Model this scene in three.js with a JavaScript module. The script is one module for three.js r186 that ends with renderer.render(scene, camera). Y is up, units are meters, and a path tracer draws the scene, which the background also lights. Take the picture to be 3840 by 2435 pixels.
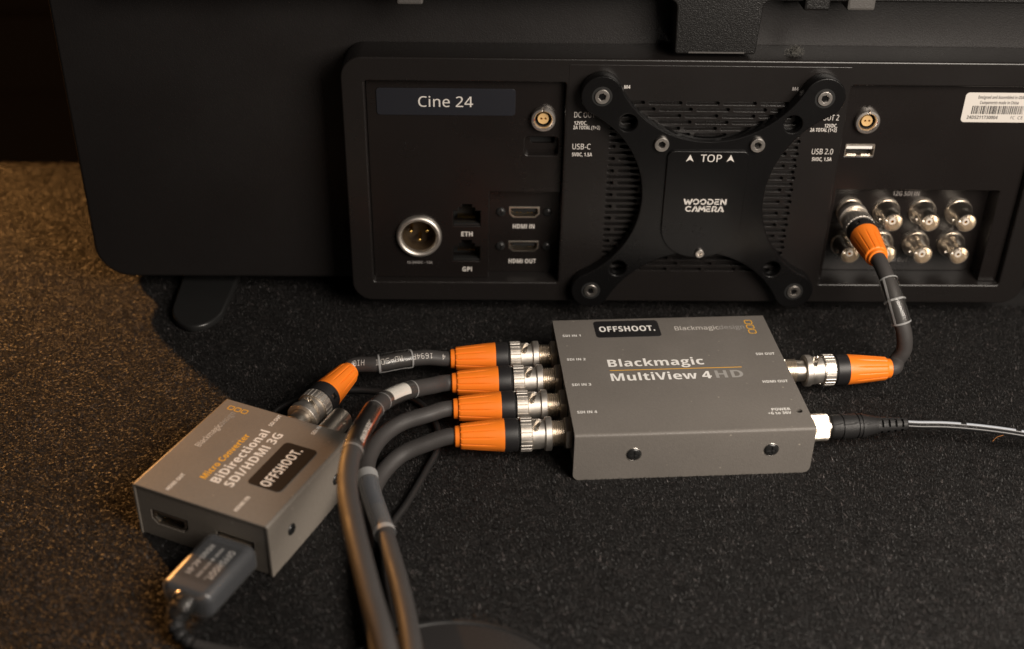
import * as THREE from 'three';
import { FontLoader } from 'three/addons/loaders/FontLoader.js';
import { mergeGeometries, toCreasedNormals, mergeVertices } from 'three/addons/utils/BufferGeometryUtils.js';
import { RectAreaLightUniformsLib } from 'three/addons/lights/RectAreaLightUniformsLib.js';
import { Brush, Evaluator, SUBTRACTION } from 'three-bvh-csg';

/* ---------- camera, light, exposure (all measures below are millimetres, turned to metres by K) ---------- */
const K = 0.001;
const scene = new THREE.Scene();
const camera = new THREE.PerspectiveCamera(30.308, 1024 / 649, 0.01, 20);
camera.position.set(-0.1028, 0.3142, 0.5068);
camera.rotation.set(-0.5545, -0.0288, 0.0198, 'YXZ');
camera.focus = 0.523;
camera.userData.fStop = 6.3;
scene.add(camera);
scene.background = new THREE.Color().setRGB(0.0052, 0.0038, 0.0029);      // the dim room

RectAreaLightUniformsLib.init();
const key = new THREE.RectAreaLight(new THREE.Color().setRGB(1, 0.90, 0.79), 13.2, 0.32, 0.32);   // soft lamp right of the camera
key.position.set(0.235, 0.355, 0.415);
key.lookAt(-0.03, 0.03, 0.04);
scene.add(key);
const warm = new THREE.SpotLight(new THREE.Color().setRGB(1, 0.45, 0.13), 3.6, 0, 0.22, 1, 2);   // amber lamp far behind on the left
warm.position.set(-0.885, 0.34, -0.715);
warm.target.position.set(-0.27, 0, 0.05);
warm.castShadow = true; warm.shadow.radius = 0.8; warm.shadow.mapSize.set(2048, 2048);
scene.add(warm, warm.target);

const renderer = new THREE.WebGLRenderer({ antialias: true });
renderer.setSize(1024, 649);
renderer.shadowMap.enabled = true;
renderer.toneMapping = THREE.LinearToneMapping;
renderer.toneMappingExposure = 1.1;

/* ---------- helpers ---------- */
let seed = 20240611;
const rnd = () => { seed = (seed + 0x6D2B79F5) | 0; let t = Math.imul(seed ^ (seed >>> 15), 1 | seed); t = (t + Math.imul(t ^ (t >>> 7), 61 | t)) ^ t; return ((t ^ (t >>> 14)) >>> 0) / 4294967296; };
const V = (x, y, z) => new THREE.Vector3(x, y, z);
const taken = {};
function numbered(n) { const k = taken[n] = (taken[n] ?? -1) + 1; return k ? `${n}_${String(k).padStart(3, '0')}` : n; }

function boxUV(g) {                                       // uv in metres, by the main direction of each face
  const p = g.attributes.position, n = g.attributes.normal, uv = new Float32Array(p.count * 2);
  for (let i = 0; i < p.count; i++) {
    const a = Math.abs(n.getX(i)), b = Math.abs(n.getY(i)), c = Math.abs(n.getZ(i));
    const [u, v] = a > b && a > c ? [p.getZ(i), p.getY(i)] : b > c ? [p.getX(i), p.getZ(i)] : [p.getX(i), p.getY(i)];
    uv[2 * i] = u; uv[2 * i + 1] = v;
  }
  g.setAttribute('uv', new THREE.BufferAttribute(uv, 2));
  return g;
}
function metres(g) {
  if (!g.userData.m) { g.scale(K, K, K); g.userData.m = true; if (!g.userData.keepUV) boxUV(g); }
  return g;
}
function mesh(name, g, mat, parent, pos, rot) {
  const o = new THREE.Mesh(metres(g), mat);
  o.name = name; o.castShadow = o.receiveShadow = true;
  if (pos) o.position.set(pos[0] * K, pos[1] * K, pos[2] * K);
  if (rot) o.rotation.set(...rot);
  if (parent) parent.add(o);
  return o;
}
function group(name, parent, pos = [0, 0, 0], rotY = 0) {
  const o = new THREE.Group(); o.name = name; o.position.set(pos[0] * K, pos[1] * K, pos[2] * K); o.rotation.y = rotY;
  parent.add(o); return o;
}
function thing(name, label, category, pos, rotY, grp) {
  const o = group(numbered(name), scene, pos, rotY); o.userData = { label, category }; if (grp) o.userData.group = grp; return o;
}
const crease = (g, a = 0.6) => { const r = toCreasedNormals(g, a); r.userData = { ...g.userData }; return r; };
function rr(x0, y0, x1, y1, r, T = THREE.Shape) {         // rounded rectangle; r a number or [bl, br, tr, tl]
  const [a, b, c, d] = Array.isArray(r) ? r : [r, r, r, r], s = new T();
  s.moveTo(x0 + a, y0); s.lineTo(x1 - b, y0); if (b) s.absarc(x1 - b, y0 + b, b, -Math.PI / 2, 0);
  s.lineTo(x1, y1 - c); if (c) s.absarc(x1 - c, y1 - c, c, 0, Math.PI / 2);
  s.lineTo(x0 + d, y1); if (d) s.absarc(x0 + d, y1 - d, d, Math.PI / 2, Math.PI);
  s.lineTo(x0, y0 + a); if (a) s.absarc(x0 + a, y0 + a, a, Math.PI, Math.PI * 1.5);
  return s;
}
const hole = (x0, y0, x1, y1, r) => rr(x0, y0, x1, y1, r, THREE.Path);
const circ = (x, y, r, T = THREE.Path) => { const p = new T(); p.absarc(x, y, r, 0, Math.PI * 2); return p; };
function poly(pts, T = THREE.Shape) { const s = new T(); pts.forEach(([x, y], i) => i ? s.lineTo(x, y) : s.moveTo(x, y)); s.closePath(); return s; }
function ext(shape, z0, z1, bevel = 0, seg = 10, bs = 3) {      // slab between z0 and z1, edges bevelled inwards
  const g = new THREE.ExtrudeGeometry(shape, { depth: z1 - z0 - 2 * bevel, curveSegments: seg, bevelEnabled: bevel > 0, bevelSize: bevel, bevelThickness: bevel, bevelOffset: -bevel, bevelSegments: bs });
  g.translate(0, 0, z0 + bevel);
  const r = crease(g, 0.5), p = r.attributes.position, n = r.attributes.normal, a = V(0, 0, 0), b = V(0, 0, 0), c = V(0, 0, 0);
  for (let i = 0; i < p.count; i += 3) {                   // the flat caps stay flat, only the bevels are smooth
    a.fromBufferAttribute(p, i); b.fromBufferAttribute(p, i + 1).sub(a); c.fromBufferAttribute(p, i + 2).sub(a); b.cross(c).normalize();
    if (Math.abs(b.z) > 0.9995) for (let k = 0; k < 3; k++) n.setXYZ(i + k, 0, 0, Math.sign(b.z));
  }
  return r;
}
const box = (x0, y0, z0, x1, y1, z1, b = 0) => ext(rr(x0, y0, x1, y1, b), z0, z1, b, 3, 2);
function lathe(prof, seg = 40, a = 0.55) {                 // prof: [radius, height along y]
  return crease(new THREE.LatheGeometry(prof.map(([r, y]) => new THREE.Vector2(Math.max(r, 1e-4), y)), seg), a);
}
function merge(list) { const g = mergeGeometries(list.map(q => { const c = q.index ? q.toNonIndexed() : q; for (const n of Object.keys(c.attributes)) if (!['position', 'normal', 'uv'].includes(n)) c.deleteAttribute(n); return c; })); return g; }
const toZ = g => g.rotateX(Math.PI / 2);                   // lathe axis y -> z

/* ---------- procedural textures ---------- */
function noiseTex(size, fn, srgb = false) {
  const d = new Uint8Array(size * size * 4);
  for (let y = 0; y < size; y++) for (let x = 0; x < size; x++) { const v = fn(x, y), i = (y * size + x) * 4; const c = Array.isArray(v) ? v : [v, v, v]; d[i] = c[0]; d[i + 1] = c[1]; d[i + 2] = c[2]; d[i + 3] = 255; }
  const t = new THREE.DataTexture(d, size, size); t.wrapS = t.wrapT = THREE.RepeatWrapping; t.magFilter = THREE.LinearFilter; t.minFilter = THREE.LinearMipmapLinearFilter; t.generateMipmaps = true;
  if (srgb) t.colorSpace = THREE.SRGBColorSpace; t.needsUpdate = true; return t;
}
function periodic(size, cell) {                            // smooth noise that repeats after size pixels
  const n = size / cell, g = Array.from({ length: n * n }, rnd), s = t => t * t * (3 - 2 * t);
  return (x, y) => { const fx = x / cell, fy = y / cell, ix = Math.floor(fx), iy = Math.floor(fy), u = s(fx - ix), v = s(fy - iy), at = (a, b) => g[(b % n) * n + a % n];
    return (at(ix, iy) * (1 - u) + at(ix + 1, iy) * u) * (1 - v) + (at(ix, iy + 1) * (1 - u) + at(ix + 1, iy + 1) * u) * v; };
}
const rep = (t, metresPerTile) => { const c = t.clone(); c.repeat.set(1 / metresPerTile, 1 / metresPerTile); c.needsUpdate = true; return c; };
const nA = periodic(256, 2), nB = periodic(256, 4), nC = periodic(256, 32), nD = periodic(256, 64);
const grainTex = noiseTex(256, (x, y) => 255 * (0.5 * nA(x, y) + 0.5 * nB(x, y)));
const wearTex = noiseTex(256, (x, y) => 150 + 60 * (0.55 * nC(x, y) + 0.3 * nD(x, y) + 0.15 * nB(x, y)));
const specks = Array.from({ length: 60 }, () => [rnd() * 512, rnd() * 512, 0.6 + rnd() * 1.0, rnd()]);
const speckMap = new Float32Array(512 * 512);
for (const [sx, sy, r, b] of specks) for (let y = -3; y <= 3; y++) for (let x = -3; x <= 3; x++) { const d = Math.hypot(x, y); if (d < r + 0.5) { const i = ((Math.floor(sy) + y + 512) % 512) * 512 + (Math.floor(sx) + x + 512) % 512; speckMap[i] = Math.max(speckMap[i], (0.25 + 0.75 * b) * Math.min(1, r + 0.5 - d)); } }
const mA = periodic(512, 2), mC = periodic(512, 64);
const mixc = (a, b, t) => a.map((v, i) => v + (b[i] - v) * t);
const coatTex = base => noiseTex(512, (x, y) => mixc(base.map(v => v * (0.955 + 0.05 * mA(x, y) + 0.05 * mC(x, y))), [205, 195, 178], 0.7 * speckMap[y * 512 + x]), true);

/* ---------- materials ---------- */
const C = (r, g, b) => new THREE.Color().setRGB(r, g, b);
const std = (color, roughness, metalness = 0, extra = {}) => new THREE.MeshPhysicalMaterial({ color, roughness, metalness, ...extra });
const grainBump = (scale, tile) => ({ bumpMap: rep(grainTex, tile), bumpScale: scale });
const M = {
  shell: std(C(0.0122, 0.0105, 0.0100), 0.4, 0, { ...grainBump(0.00003, 0.02), roughnessMap: rep(wearTex, 0.16) }),
  panel: std(C(0.0118, 0.0102, 0.0100), 0.62, 0, { ...grainBump(0.00005, 0.03), roughnessMap: rep(wearTex, 0.2) }),
  floorPlate: std(C(0.0098, 0.0078, 0.0073), 0.4, 0, { ...grainBump(0.00003, 0.02), roughnessMap: rep(wearTex, 0.1) }),
  dark: std(C(0.006, 0.006, 0.006), 0.7),
  anodised: std(C(0.0045, 0.0043, 0.0045), 0.36, 0, { ...grainBump(0.00002, 0.012), roughnessMap: rep(wearTex, 0.12) }),
  cast: std(C(0.0048, 0.0044, 0.0042), 0.40, 0, grainBump(0.00012, 0.022)),
  castGrey: std(C(0.075, 0.07, 0.066), 0.5, 0, grainBump(0.00008, 0.022)),
  steel: std(C(0.80, 0.75, 0.70), 0.5, 1, { roughnessMap: rep(wearTex, 0.03) }),
  nickel: std(C(0.86, 0.78, 0.68), 0.45, 1, { roughnessMap: rep(wearTex, 0.02) }),
  nickelDull: std(C(0.80, 0.75, 0.69), 0.66, 1, { ...grainBump(0.00001, 0.006), roughnessMap: rep(wearTex, 0.015) }),
  chrome: std(C(0.90, 0.83, 0.74), 0.28, 1),
  gold: std(C(0.85, 0.55, 0.16), 0.24, 1),
  tan: std(C(0.62, 0.40, 0.17), 0.5),
  insulator: std(C(0.72, 0.66, 0.58), 0.4),
  red: std(C(0.35, 0.01, 0.012), 0.5),
  ink: std(C(0.68, 0.64, 0.60), 0.6),
  inkDim: std(C(0.30, 0.28, 0.27), 0.6),
  inkGrey: std(C(0.36, 0.345, 0.33), 0.6),
  inkOrange: std(C(0.90, 0.46, 0.025), 0.6),
  inkBright: std(C(0.88, 0.86, 0.83), 0.6),
  plateBlue: std(C(0.014, 0.015, 0.020), 0.4),
  coat: std(C(1, 1, 1), 0.55, 0, { map: rep(coatTex([114, 109, 104]), 0.12), ...grainBump(0.00006, 0.028), roughnessMap: rep(wearTex, 0.09) }),
  coatLight: std(C(1, 1, 1), 0.55, 0, { map: rep(coatTex([128, 121, 113]), 0.12), ...grainBump(0.00006, 0.028), roughnessMap: rep(wearTex, 0.09) }),
  screwBlack: std(C(0.018, 0.018, 0.018), 0.3),
  sticker: std(C(0.012, 0.011, 0.012), 0.42),
  orange: std(C(1.0, 0.235, 0.018), 0.6, 0, { roughnessMap: rep(wearTex, 0.03), ...grainBump(0.00002, 0.01) }),
  collar: std(C(0.016, 0.015, 0.016), 0.45, 0, grainBump(0.00002, 0.01)),
  jacket: std(C(0.047, 0.043, 0.042), 0.8, 0, { ...grainBump(0.00003, 0.012), roughnessMap: rep(wearTex, 0.05) }),
  thin: std(C(0.018, 0.017, 0.017), 0.45),
  rubber: std(C(0.016, 0.0155, 0.016), 0.5, 0, grainBump(0.00008, 0.012)),
  clear: std(C(0.96, 0.96, 0.95), 0.16, 0, { transmission: 1, thickness: 0, ior: 1.45, side: THREE.DoubleSide, ...grainBump(0.00004, 0.02) }),
  milky: std(C(0.66, 0.66, 0.66), 0.5, 0, { transmission: 0.6, thickness: 0, ior: 1.4, side: THREE.DoubleSide }),
  haze: std(C(0.90, 0.91, 0.93), 0.32, 0, { transmission: 0.93, thickness: 0, ior: 1.5, side: THREE.DoubleSide, ...grainBump(0.00006, 0.02) }),
  whiteLabel: std(C(0.74, 0.71, 0.67), 0.55),
  stripe: std(C(0.42, 0.45, 0.50), 0.4),
  wire: std(C(0.014, 0.014, 0.015), 0.3),
  wall: std(C(0.62, 0.40, 0.22), 0.8, 0, { ...grainBump(0.001, 0.2) }),
  lint: std(C(0.10, 0.095, 0.085), 0.9),
  gauze: std(C(0.10, 0.10, 0.10), 0.5),
};

/* ---------- lettering ---------- */
const loader = new FontLoader();
const bold = await loader.loadAsync('fonts/droid/droid_sans_bold.typeface.json');
const reg = await loader.loadAsync('fonts/droid/droid_sans_regular.typeface.json');
const capOf = font => { font.capH ??= (() => { const q = new THREE.ShapeGeometry(font.generateShapes('H', 10)); q.computeBoundingBox(); return q.boundingBox.max.y; })(); return font.capH; };
// printed text: left end of the baseline at p, run along right, capitals of height cap, squeezed or stretched to width
function textGeo(str, font, cap, width, align = 'l', slant = 0) {
  const plain = !/[a-z]/.test(str) && /I/.test(str);                 // all-capital prints have an I without bars
  const g = new THREE.ShapeGeometry(font.generateShapes(plain ? str.replace(/I/g, 'l') : str, 10), 4);
  if (plain) { const p = g.attributes.position, c = capOf(font); for (let i = 0; i < p.count; i++) p.setY(i, Math.min(c, p.getY(i))); }
  g.computeBoundingBox(); const b = g.boundingBox.clone(), capH = capOf(font), sx = width ? width / (b.max.x - b.min.x) : cap / capH, sy = cap / capH;
  g.translate(-b.min.x, 0, 0); g.scale(sx, sy, 1);
  const w = (b.max.x - b.min.x) * sx; if (align === 'c') g.translate(-w / 2, 0, 0); if (align === 'r') g.translate(-w, 0, 0);
  if (slant) g.applyMatrix4(new THREE.Matrix4().makeShear(0, 0, slant, 0, 0, 0));
  return g;
}
function onPlane(g, p, right, up) { const n = V(...right).cross(V(...up)); g.applyMatrix4(new THREE.Matrix4().makeBasis(V(...right), V(...up), n).setPosition(...p)); return g; }
function print(parent, str, font, mat, p, right, up, cap, width, align) { return mesh('lettering', onPlane(textGeo(str, font, cap, width, align), p, right, up), mat, parent); }
const FX = [1, 0, 0], FY = [0, 1, 0];
function ringShape(x0, y0, x1, y1, r, t) { const s = rr(x0, y0, x1, y1, r); s.holes.push(hole(x0 + t, y0 + t, x1 - t, y1 - t, Math.max(0.1, r - t * 0.8))); return s; }

/* ---------- canvas prints ---------- */
function canvasTex(w, h, draw) { const c = document.createElement('canvas'); c.width = w; c.height = h; draw(c.getContext('2d'), w, h); const t = new THREE.CanvasTexture(c); t.colorSpace = THREE.SRGBColorSpace; t.magFilter = THREE.LinearFilter; t.anisotropy = 8; return t; }

/* ---------- setting: carpeted table top, dark room behind ---------- */
const carpetTex = (() => { const a = periodic(512, 2), b = periodic(512, 4), c = periodic(512, 16), e = periodic(512, 128);
  return noiseTex(512, (x, y) => { const v = 0.45 * a(x, y) + 0.35 * b(x, y) + 0.2 * c(x, y); const k = 6 + 24 * v * v * 1.6 + 5 * e(x, y); return [k * 1.06, k * 0.95, k * 0.92]; }, true); })();
const carpetMat = std(C(1, 1, 1), 0.95, 0, { map: rep(carpetTex, 0.19), bumpMap: rep(carpetTex, 0.19), bumpScale: 0.0012 });
const tableTop = mesh('carpet', crease(ext(poly([[-1000, 192], [700, 176], [700, -700], [-1000, -700]]), -30, 0, 2).rotateX(-Math.PI / 2)), carpetMat, scene);
tableTop.userData = { kind: 'structure', label: 'black carpet under all the devices' };
const wall = mesh('wall', box(-1800, -900, -1240, 1400, 900, -1200), M.wall, scene); wall.userData = { kind: 'structure', label: 'dark brown wall far behind the monitor' };
const skirt = mesh('skirting_board', box(-1800, -330, -1199, 1400, -225, -1180, 3), M.wall, wall);
{
  // pile: small tufts of curled fibres
  const blades = [], tuft = (n) => {
    const P = [], N = [];
    for (let i = 0; i < n; i++) {
      const a = rnd() * 6.283, l = 0.6 + rnd() * 0.8, lean = 0.5 + rnd() * 1.0, w = 0.05 + rnd() * 0.05, ox = (rnd() - 0.5) * 1.1, oz = (rnd() - 0.5) * 1.1, cu = (rnd() - 0.5) * 1.6;
      let x = ox, y = -0.3, z = oz, dir = a; const rows = [];
      for (let k = 0; k <= 3; k++) { rows.push([x, y, z, w * (1 - 0.22 * k), dir]); const st = l / 3; x += Math.cos(dir) * st * lean * (0.4 + 0.4 * k); z += Math.sin(dir) * st * lean * (0.4 + 0.4 * k); y += st * (1.1 - 0.28 * k); dir += cu / 3; }
      for (let k = 0; k < 3; k++) { const [A, B] = [rows[k], rows[k + 1]]; const e = r => [-Math.sin(r[4]) * r[3], 0, Math.cos(r[4]) * r[3]];
        const ea = e(A), eb = e(B), a0 = [A[0] - ea[0], A[1], A[2] - ea[2]], a1 = [A[0] + ea[0], A[1], A[2] + ea[2]], b0 = [B[0] - eb[0], B[1], B[2] - eb[2]], b1 = [B[0] + eb[0], B[1], B[2] + eb[2]];
        P.push(...a0, ...a1, ...b1, ...a0, ...b1, ...b0); }
    }
    const g = new THREE.BufferGeometry(); g.setAttribute('position', new THREE.Float32BufferAttribute(P, 3)); g.computeVertexNormals(); return g;
  };
  const fibreMat = std(C(1, 1, 1), 0.46, 0, { side: THREE.DoubleSide });
  const Z0 = -188, Z1 = 262, X0 = -470, X1 = 190;
  const pile = new THREE.Group();
  const mats = [], m4 = new THREE.Matrix4(), q = new THREE.Quaternion(), up = V(0, 1, 0), col = new THREE.Color();
  const per = 0.92;
  const spots = [];
  for (let z = Z0; z < Z1; z += per) { const half = 40 + (262 - z) * 0.42 + 190; for (let x = -105 - half; x < -105 + half; x += per) { if (x < X0 || x > X1) continue; if (x > 70 && z < -20 || x > -290 && z < -70) continue; spots.push([x + (rnd() - 0.5) * per, z + (rnd() - 0.5) * per]); } }
  const geos = [tuft(6), tuft(6), tuft(7)].map(g => metres(g));
  const parts = [[], [], []]; spots.forEach(s => parts[Math.floor(rnd() * 3)].push(s));
  parts.forEach((list, k) => {
    const im = new THREE.InstancedMesh(geos[k], fibreMat, list.length); im.name = 'carpet_pile'; im.castShadow = im.receiveShadow = true;
    list.forEach(([x, z], i) => {
      const s = 0.75 + rnd() * 0.7; q.setFromAxisAngle(up, rnd() * 6.283); m4.compose(V(x * K, 0, z * K), q, V(s, s * (0.7 + rnd() * 0.5), s)); im.setMatrixAt(i, m4);
      const r = rnd(), v = r < 0.76 ? 0.002 + rnd() * 0.006 : r < 0.965 ? 0.009 + rnd() * 0.015 : 0.045 + rnd() * 0.08; im.setColorAt(i, col.setRGB(v * 1.1, v * 0.94, v * 0.90));
    });
    im.userData = { kind: 'stuff', label: 'short curled fibres of the black carpet', category: 'carpet pile' };
    im.name = numbered('carpet_pile'); scene.add(im);
  });
}

/* ---------- shared hardware ---------- */
const csg = new Evaluator(); csg.useGroups = false; csg.attributes = ['position', 'normal'];
function sub(a, ...bs) { let r = new Brush(strip(a)); r.updateMatrixWorld(); for (const b of bs) { const k = new Brush(strip(b)); k.updateMatrixWorld(); r = csg.evaluate(r, k, SUBTRACTION); } const g = r.geometry; g.deleteAttribute('uv'); return g; }
function strip(g) { const c = (g.index ? g.toNonIndexed() : g.clone()); for (const n of Object.keys(c.attributes)) if (!['position', 'normal'].includes(n)) c.deleteAttribute(n); return c; }

function socketScrew(r, h, hexR) {                          // axis z, head from 0 to h, hexagon socket
  const head = ext((() => { const s = circ(0, 0, r, THREE.Shape); const hx = new THREE.Path(); for (let i = 0; i < 6; i++) { const a = i * Math.PI / 3 + 0.3; i ? hx.lineTo(Math.cos(a) * hexR, Math.sin(a) * hexR) : hx.moveTo(Math.cos(a) * hexR, Math.sin(a) * hexR); } hx.closePath(); s.holes.push(hx); return s; })(), 0, h, 0.28, 20);
  const floor = ext(circ(0, 0, hexR + 0.2, THREE.Shape), 0, h * 0.4, 0, 12);
  return merge([head, floor]);
}
const capScrew = socketScrew(3.35, 4, 1.75), capScrewSmall = socketScrew(2.1, 2.4, 1.0);
function crossScrew(r, h) {                                 // axis z, domed head with a cross cut into it
  const dome = toZ(lathe([[0, h], [r * 0.5, h * 0.95], [r * 0.85, h * 0.68], [r, h * 0.2], [r, 0], [0, 0]].reverse(), 28, 0.9)); dome.computeVertexNormals();
  return sub(dome, box(-r * 0.62, -r * 0.13, h * 0.45, r * 0.62, r * 0.13, h * 2), box(-r * 0.13, -r * 0.62, h * 0.45, r * 0.13, r * 0.62, h * 2));
}
function knurl(r, depth, n, y0, y1, step = 4, inner = 0) {        // toothed ring about y
  const s = new THREE.Shape(), N = n * step;
  for (let i = 0; i < N; i++) { const a = i / N * Math.PI * 2, rad = (i % step) === 0 ? r - depth : r; i ? s.lineTo(Math.cos(a) * rad, Math.sin(a) * rad) : s.moveTo(Math.cos(a) * rad, Math.sin(a) * rad); }
  s.closePath(); if (inner) s.holes.push(circ(0, 0, inner));
  const g = ext(s, y0, y1, depth > 0.3 ? 0.18 : 0, 24, 1); g.rotateX(-Math.PI / 2); return g;        // z -> y
}
// BNC jack about +y, panel face at y = 0
const jackThread = (y0, y1, r) => { const p = [[r - 0.5, y0]]; for (let y = y0; y < y1 - 0.01; y += 0.8) p.push([r - 0.55, y], [r, y + 0.35], [r, y + 0.45], [r - 0.55, y + 0.8]); return p; };
const G = {};
G.jackNut = (() => { const s = new THREE.Shape(); for (let i = 0; i < 6; i++) { const a = i * Math.PI / 3 + 0.2; i ? s.lineTo(7.4 * Math.cos(a), 7.4 * Math.sin(a)) : s.moveTo(7.4 * Math.cos(a), 7.4 * Math.sin(a)); } s.closePath(); s.holes.push(circ(0, 0, 4.9)); return ext(s, 0.2, 3.0, 0.35, 20).rotateX(-Math.PI / 2); })();
G.jackBody = L => lathe([[0, 0], ...jackThread(0, 8.6, 5.5), [4.85, 8.8], [4.85, L - 0.3], [4.6, L], [4.1, L], [4.1, L - 4], [0, L - 4]], 36, 0.5);
G.jackInsul = L => lathe([[0, L - 4], [2.4, L - 4], [2.4, L - 1.8], [0.75, L - 1.8], [0.75, L - 3.9]], 24);
G.lug = lathe([[0, 0], [0.95, 0], [0.95, 0.9], [0.75, 1.2], [0, 1.2]], 16);
function bncJack(parent, pos, dir, L = 20, nut = true, thin = false) {
  const j = group('bnc_jack', parent, pos); j.quaternion.setFromUnitVectors(V(0, 1, 0), V(...dir).normalize());
  if (nut) mesh('hex_nut', G.jackNut, M.nickel, j);
  mesh('threaded_barrel', G.jackBody(L), M.nickel, j);
  mesh('insulator', G.jackInsul(L), M.insulator, j);
  for (const a of [0.4, 0.4 + Math.PI]) { const l = mesh('bayonet_lug', G.lug, M.nickel, j); l.position.set(Math.cos(a) * 4.7 * K, (L - 5) * K, Math.sin(a) * 4.7 * K); l.quaternion.setFromUnitVectors(V(0, 1, 0), V(Math.cos(a), 0, Math.sin(a))); }
  return j;
}
// BNC plug about +y, front flange at y = 0
G.sleeve = (() => {
  const body = lathe([[5.0, 0], [7.0, 0], [7.15, 0.2], [7.15, 2.5], [7.0, 2.75], [6.3, 2.8], [6.3, 8.3], [5.0, 8.3], [5.0, 0]], 56, 0.5);
  const cutters = [];
  for (const base of [0, Math.PI]) {
    const N = 9; for (let i = 0; i <= N; i++) { const t = i / N, a = base + t * 1.25, y = 3.5 + t * 3.3; const b = new THREE.BoxGeometry(4, 1.9, 2.2); b.translate(6, 0, 0); b.rotateY(-a); b.translate(0, y, 0); cutters.push(b); }
    const c = new THREE.CylinderGeometry(1.25, 1.25, 4, 20); c.rotateZ(Math.PI / 2); c.translate(6, 0, 0); c.rotateY(-(base + 1.3)); c.translate(0, 6.9, 0); cutters.push(c);
  }
  return sub(body, ...cutters);
})();
G.lining = lathe([[4.92, 0.3], [5.15, 0.3], [5.15, 8.2], [4.92, 8.2]], 40);
G.pin = lathe([[0, 0], [0.85, 0], [0.85, 1.4], [0.6, 1.7], [0, 1.7]], 16);
G.ring = knurl(7.25, 0.35, 24, 8.35, 13.1, 7);
G.ringLip = lathe([[5, 8.1], [7.0, 8.1], [7.0, 8.4], [5, 8.4]], 48);
G.oring = lathe([[5, 13.1], [6.45, 13.1], [6.45, 14.0], [5, 14.0]], 48);
G.collar = (() => { const b = lathe([[4, 14.0], [6.7, 14.0], [6.95, 14.25], [7.0, 14.6], [7.0, 19.6], [4, 19.6], [4, 14.0]], 56, 0.5); const c = new THREE.BoxGeometry(4, 2.3, 2.3); c.translate(6.6, 16.6, 0); return sub(b, c); })();
G.collarBit = lathe([[0, 0], [0.95, 0], [0.95, 1.2], [0.7, 1.45], [0, 1.45]], 16);
G.boot = (() => {                                         // tapered grip with long flutes, then a narrow neck
  const NT = 168, rows = [], prof = []; for (let i = 0; i <= 22; i++) { const t = i / 22; prof.push([19.6 + 18 * t, 7.0 - 1.55 * t - 0.15 * t * t, t]); }
  prof[0][1] = 6.95; prof.push([37.85, 5.1, 1.02], [38.0, 4.55, 1.05], [39.9, 4.4, 1.1], [40.2, 4.1, 1.1], [40.2, 3.4, 1.1]); prof.unshift([19.6, 4.5, 0]);
  const P = [], I = [];
  prof.forEach(([y, r, t]) => { for (let j = 0; j < NT; j++) { const a = j / NT * Math.PI * 2, ph = (j / NT * 12) % 1; const w = t <= 0.12 || t > 1 ? 0 : Math.min(1, (t - 0.12) * 3.4); const g = Math.max(0, 1 - Math.abs(ph - 0.5) / (0.05 + 0.06 * w)); const rad = r - 0.34 * g * w; P.push(Math.cos(a) * rad, y, Math.sin(a) * rad); } });
  for (let i = 0; i < prof.length - 1; i++) for (let j = 0; j < NT; j++) { const a = i * NT + j, b = i * NT + (j + 1) % NT, c = a + NT, d = b + NT; I.push(a, c, b, b, c, d); }
  const g = new THREE.BufferGeometry(); g.setAttribute('position', new THREE.Float32BufferAttribute(P, 3)); g.setIndex(I); g.computeVertexNormals(); return crease(g, 0.7);
})();
function bncPlug(parent, pos, dir, roll = 0) {              // pos: front flange; dir: towards the cable
  const p = group('bnc_plug', parent, pos);
  const qa = new THREE.Quaternion().setFromUnitVectors(V(0, 1, 0), V(...dir).normalize()), qb = new THREE.Quaternion().setFromAxisAngle(V(0, 1, 0), roll);
  p.quaternion.copy(qa.multiply(qb));
  mesh('bayonet_sleeve', G.sleeve, M.nickelDull, p); mesh('inner_sleeve', G.lining, M.nickel, p);
  for (const a of [1.3, 1.3 + Math.PI]) { const l = mesh('bayonet_pin', G.pin, M.chrome, p); l.position.set(Math.cos(a) * 4.9 * K, 6.9 * K, Math.sin(a) * 4.9 * K); l.quaternion.setFromUnitVectors(V(0, 1, 0), V(Math.cos(a), 0, Math.sin(a))); }
  mesh('knurled_ring', G.ring, M.nickelDull, p); mesh('ring_lip', G.ringLip, M.nickel, p);
  mesh('rubber_ring', G.oring, M.dark, p);
  mesh('black_collar', G.collar, M.collar, p);
  const b = mesh('collar_latch', G.collarBit, M.nickel, p, [4.7, 16.6, 0]); b.rotation.z = -Math.PI / 2;
  mesh('orange_boot', G.boot, M.orange, p);
  return p;
}

/* ---------- cables ---------- */
const curveOf = pts => new THREE.CatmullRomCurve3(pts.map(p => V(...p)), false, 'centripetal');
function frame(curve, t, ref) { const P = curve.getPointAt(Math.min(1, Math.max(0, t))), T = curve.getTangentAt(Math.min(1, Math.max(0, t))); const N = ref.clone().addScaledVector(T, -ref.dot(T)).normalize(), B = T.clone().cross(N); return { P, T, N, B }; }
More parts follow.
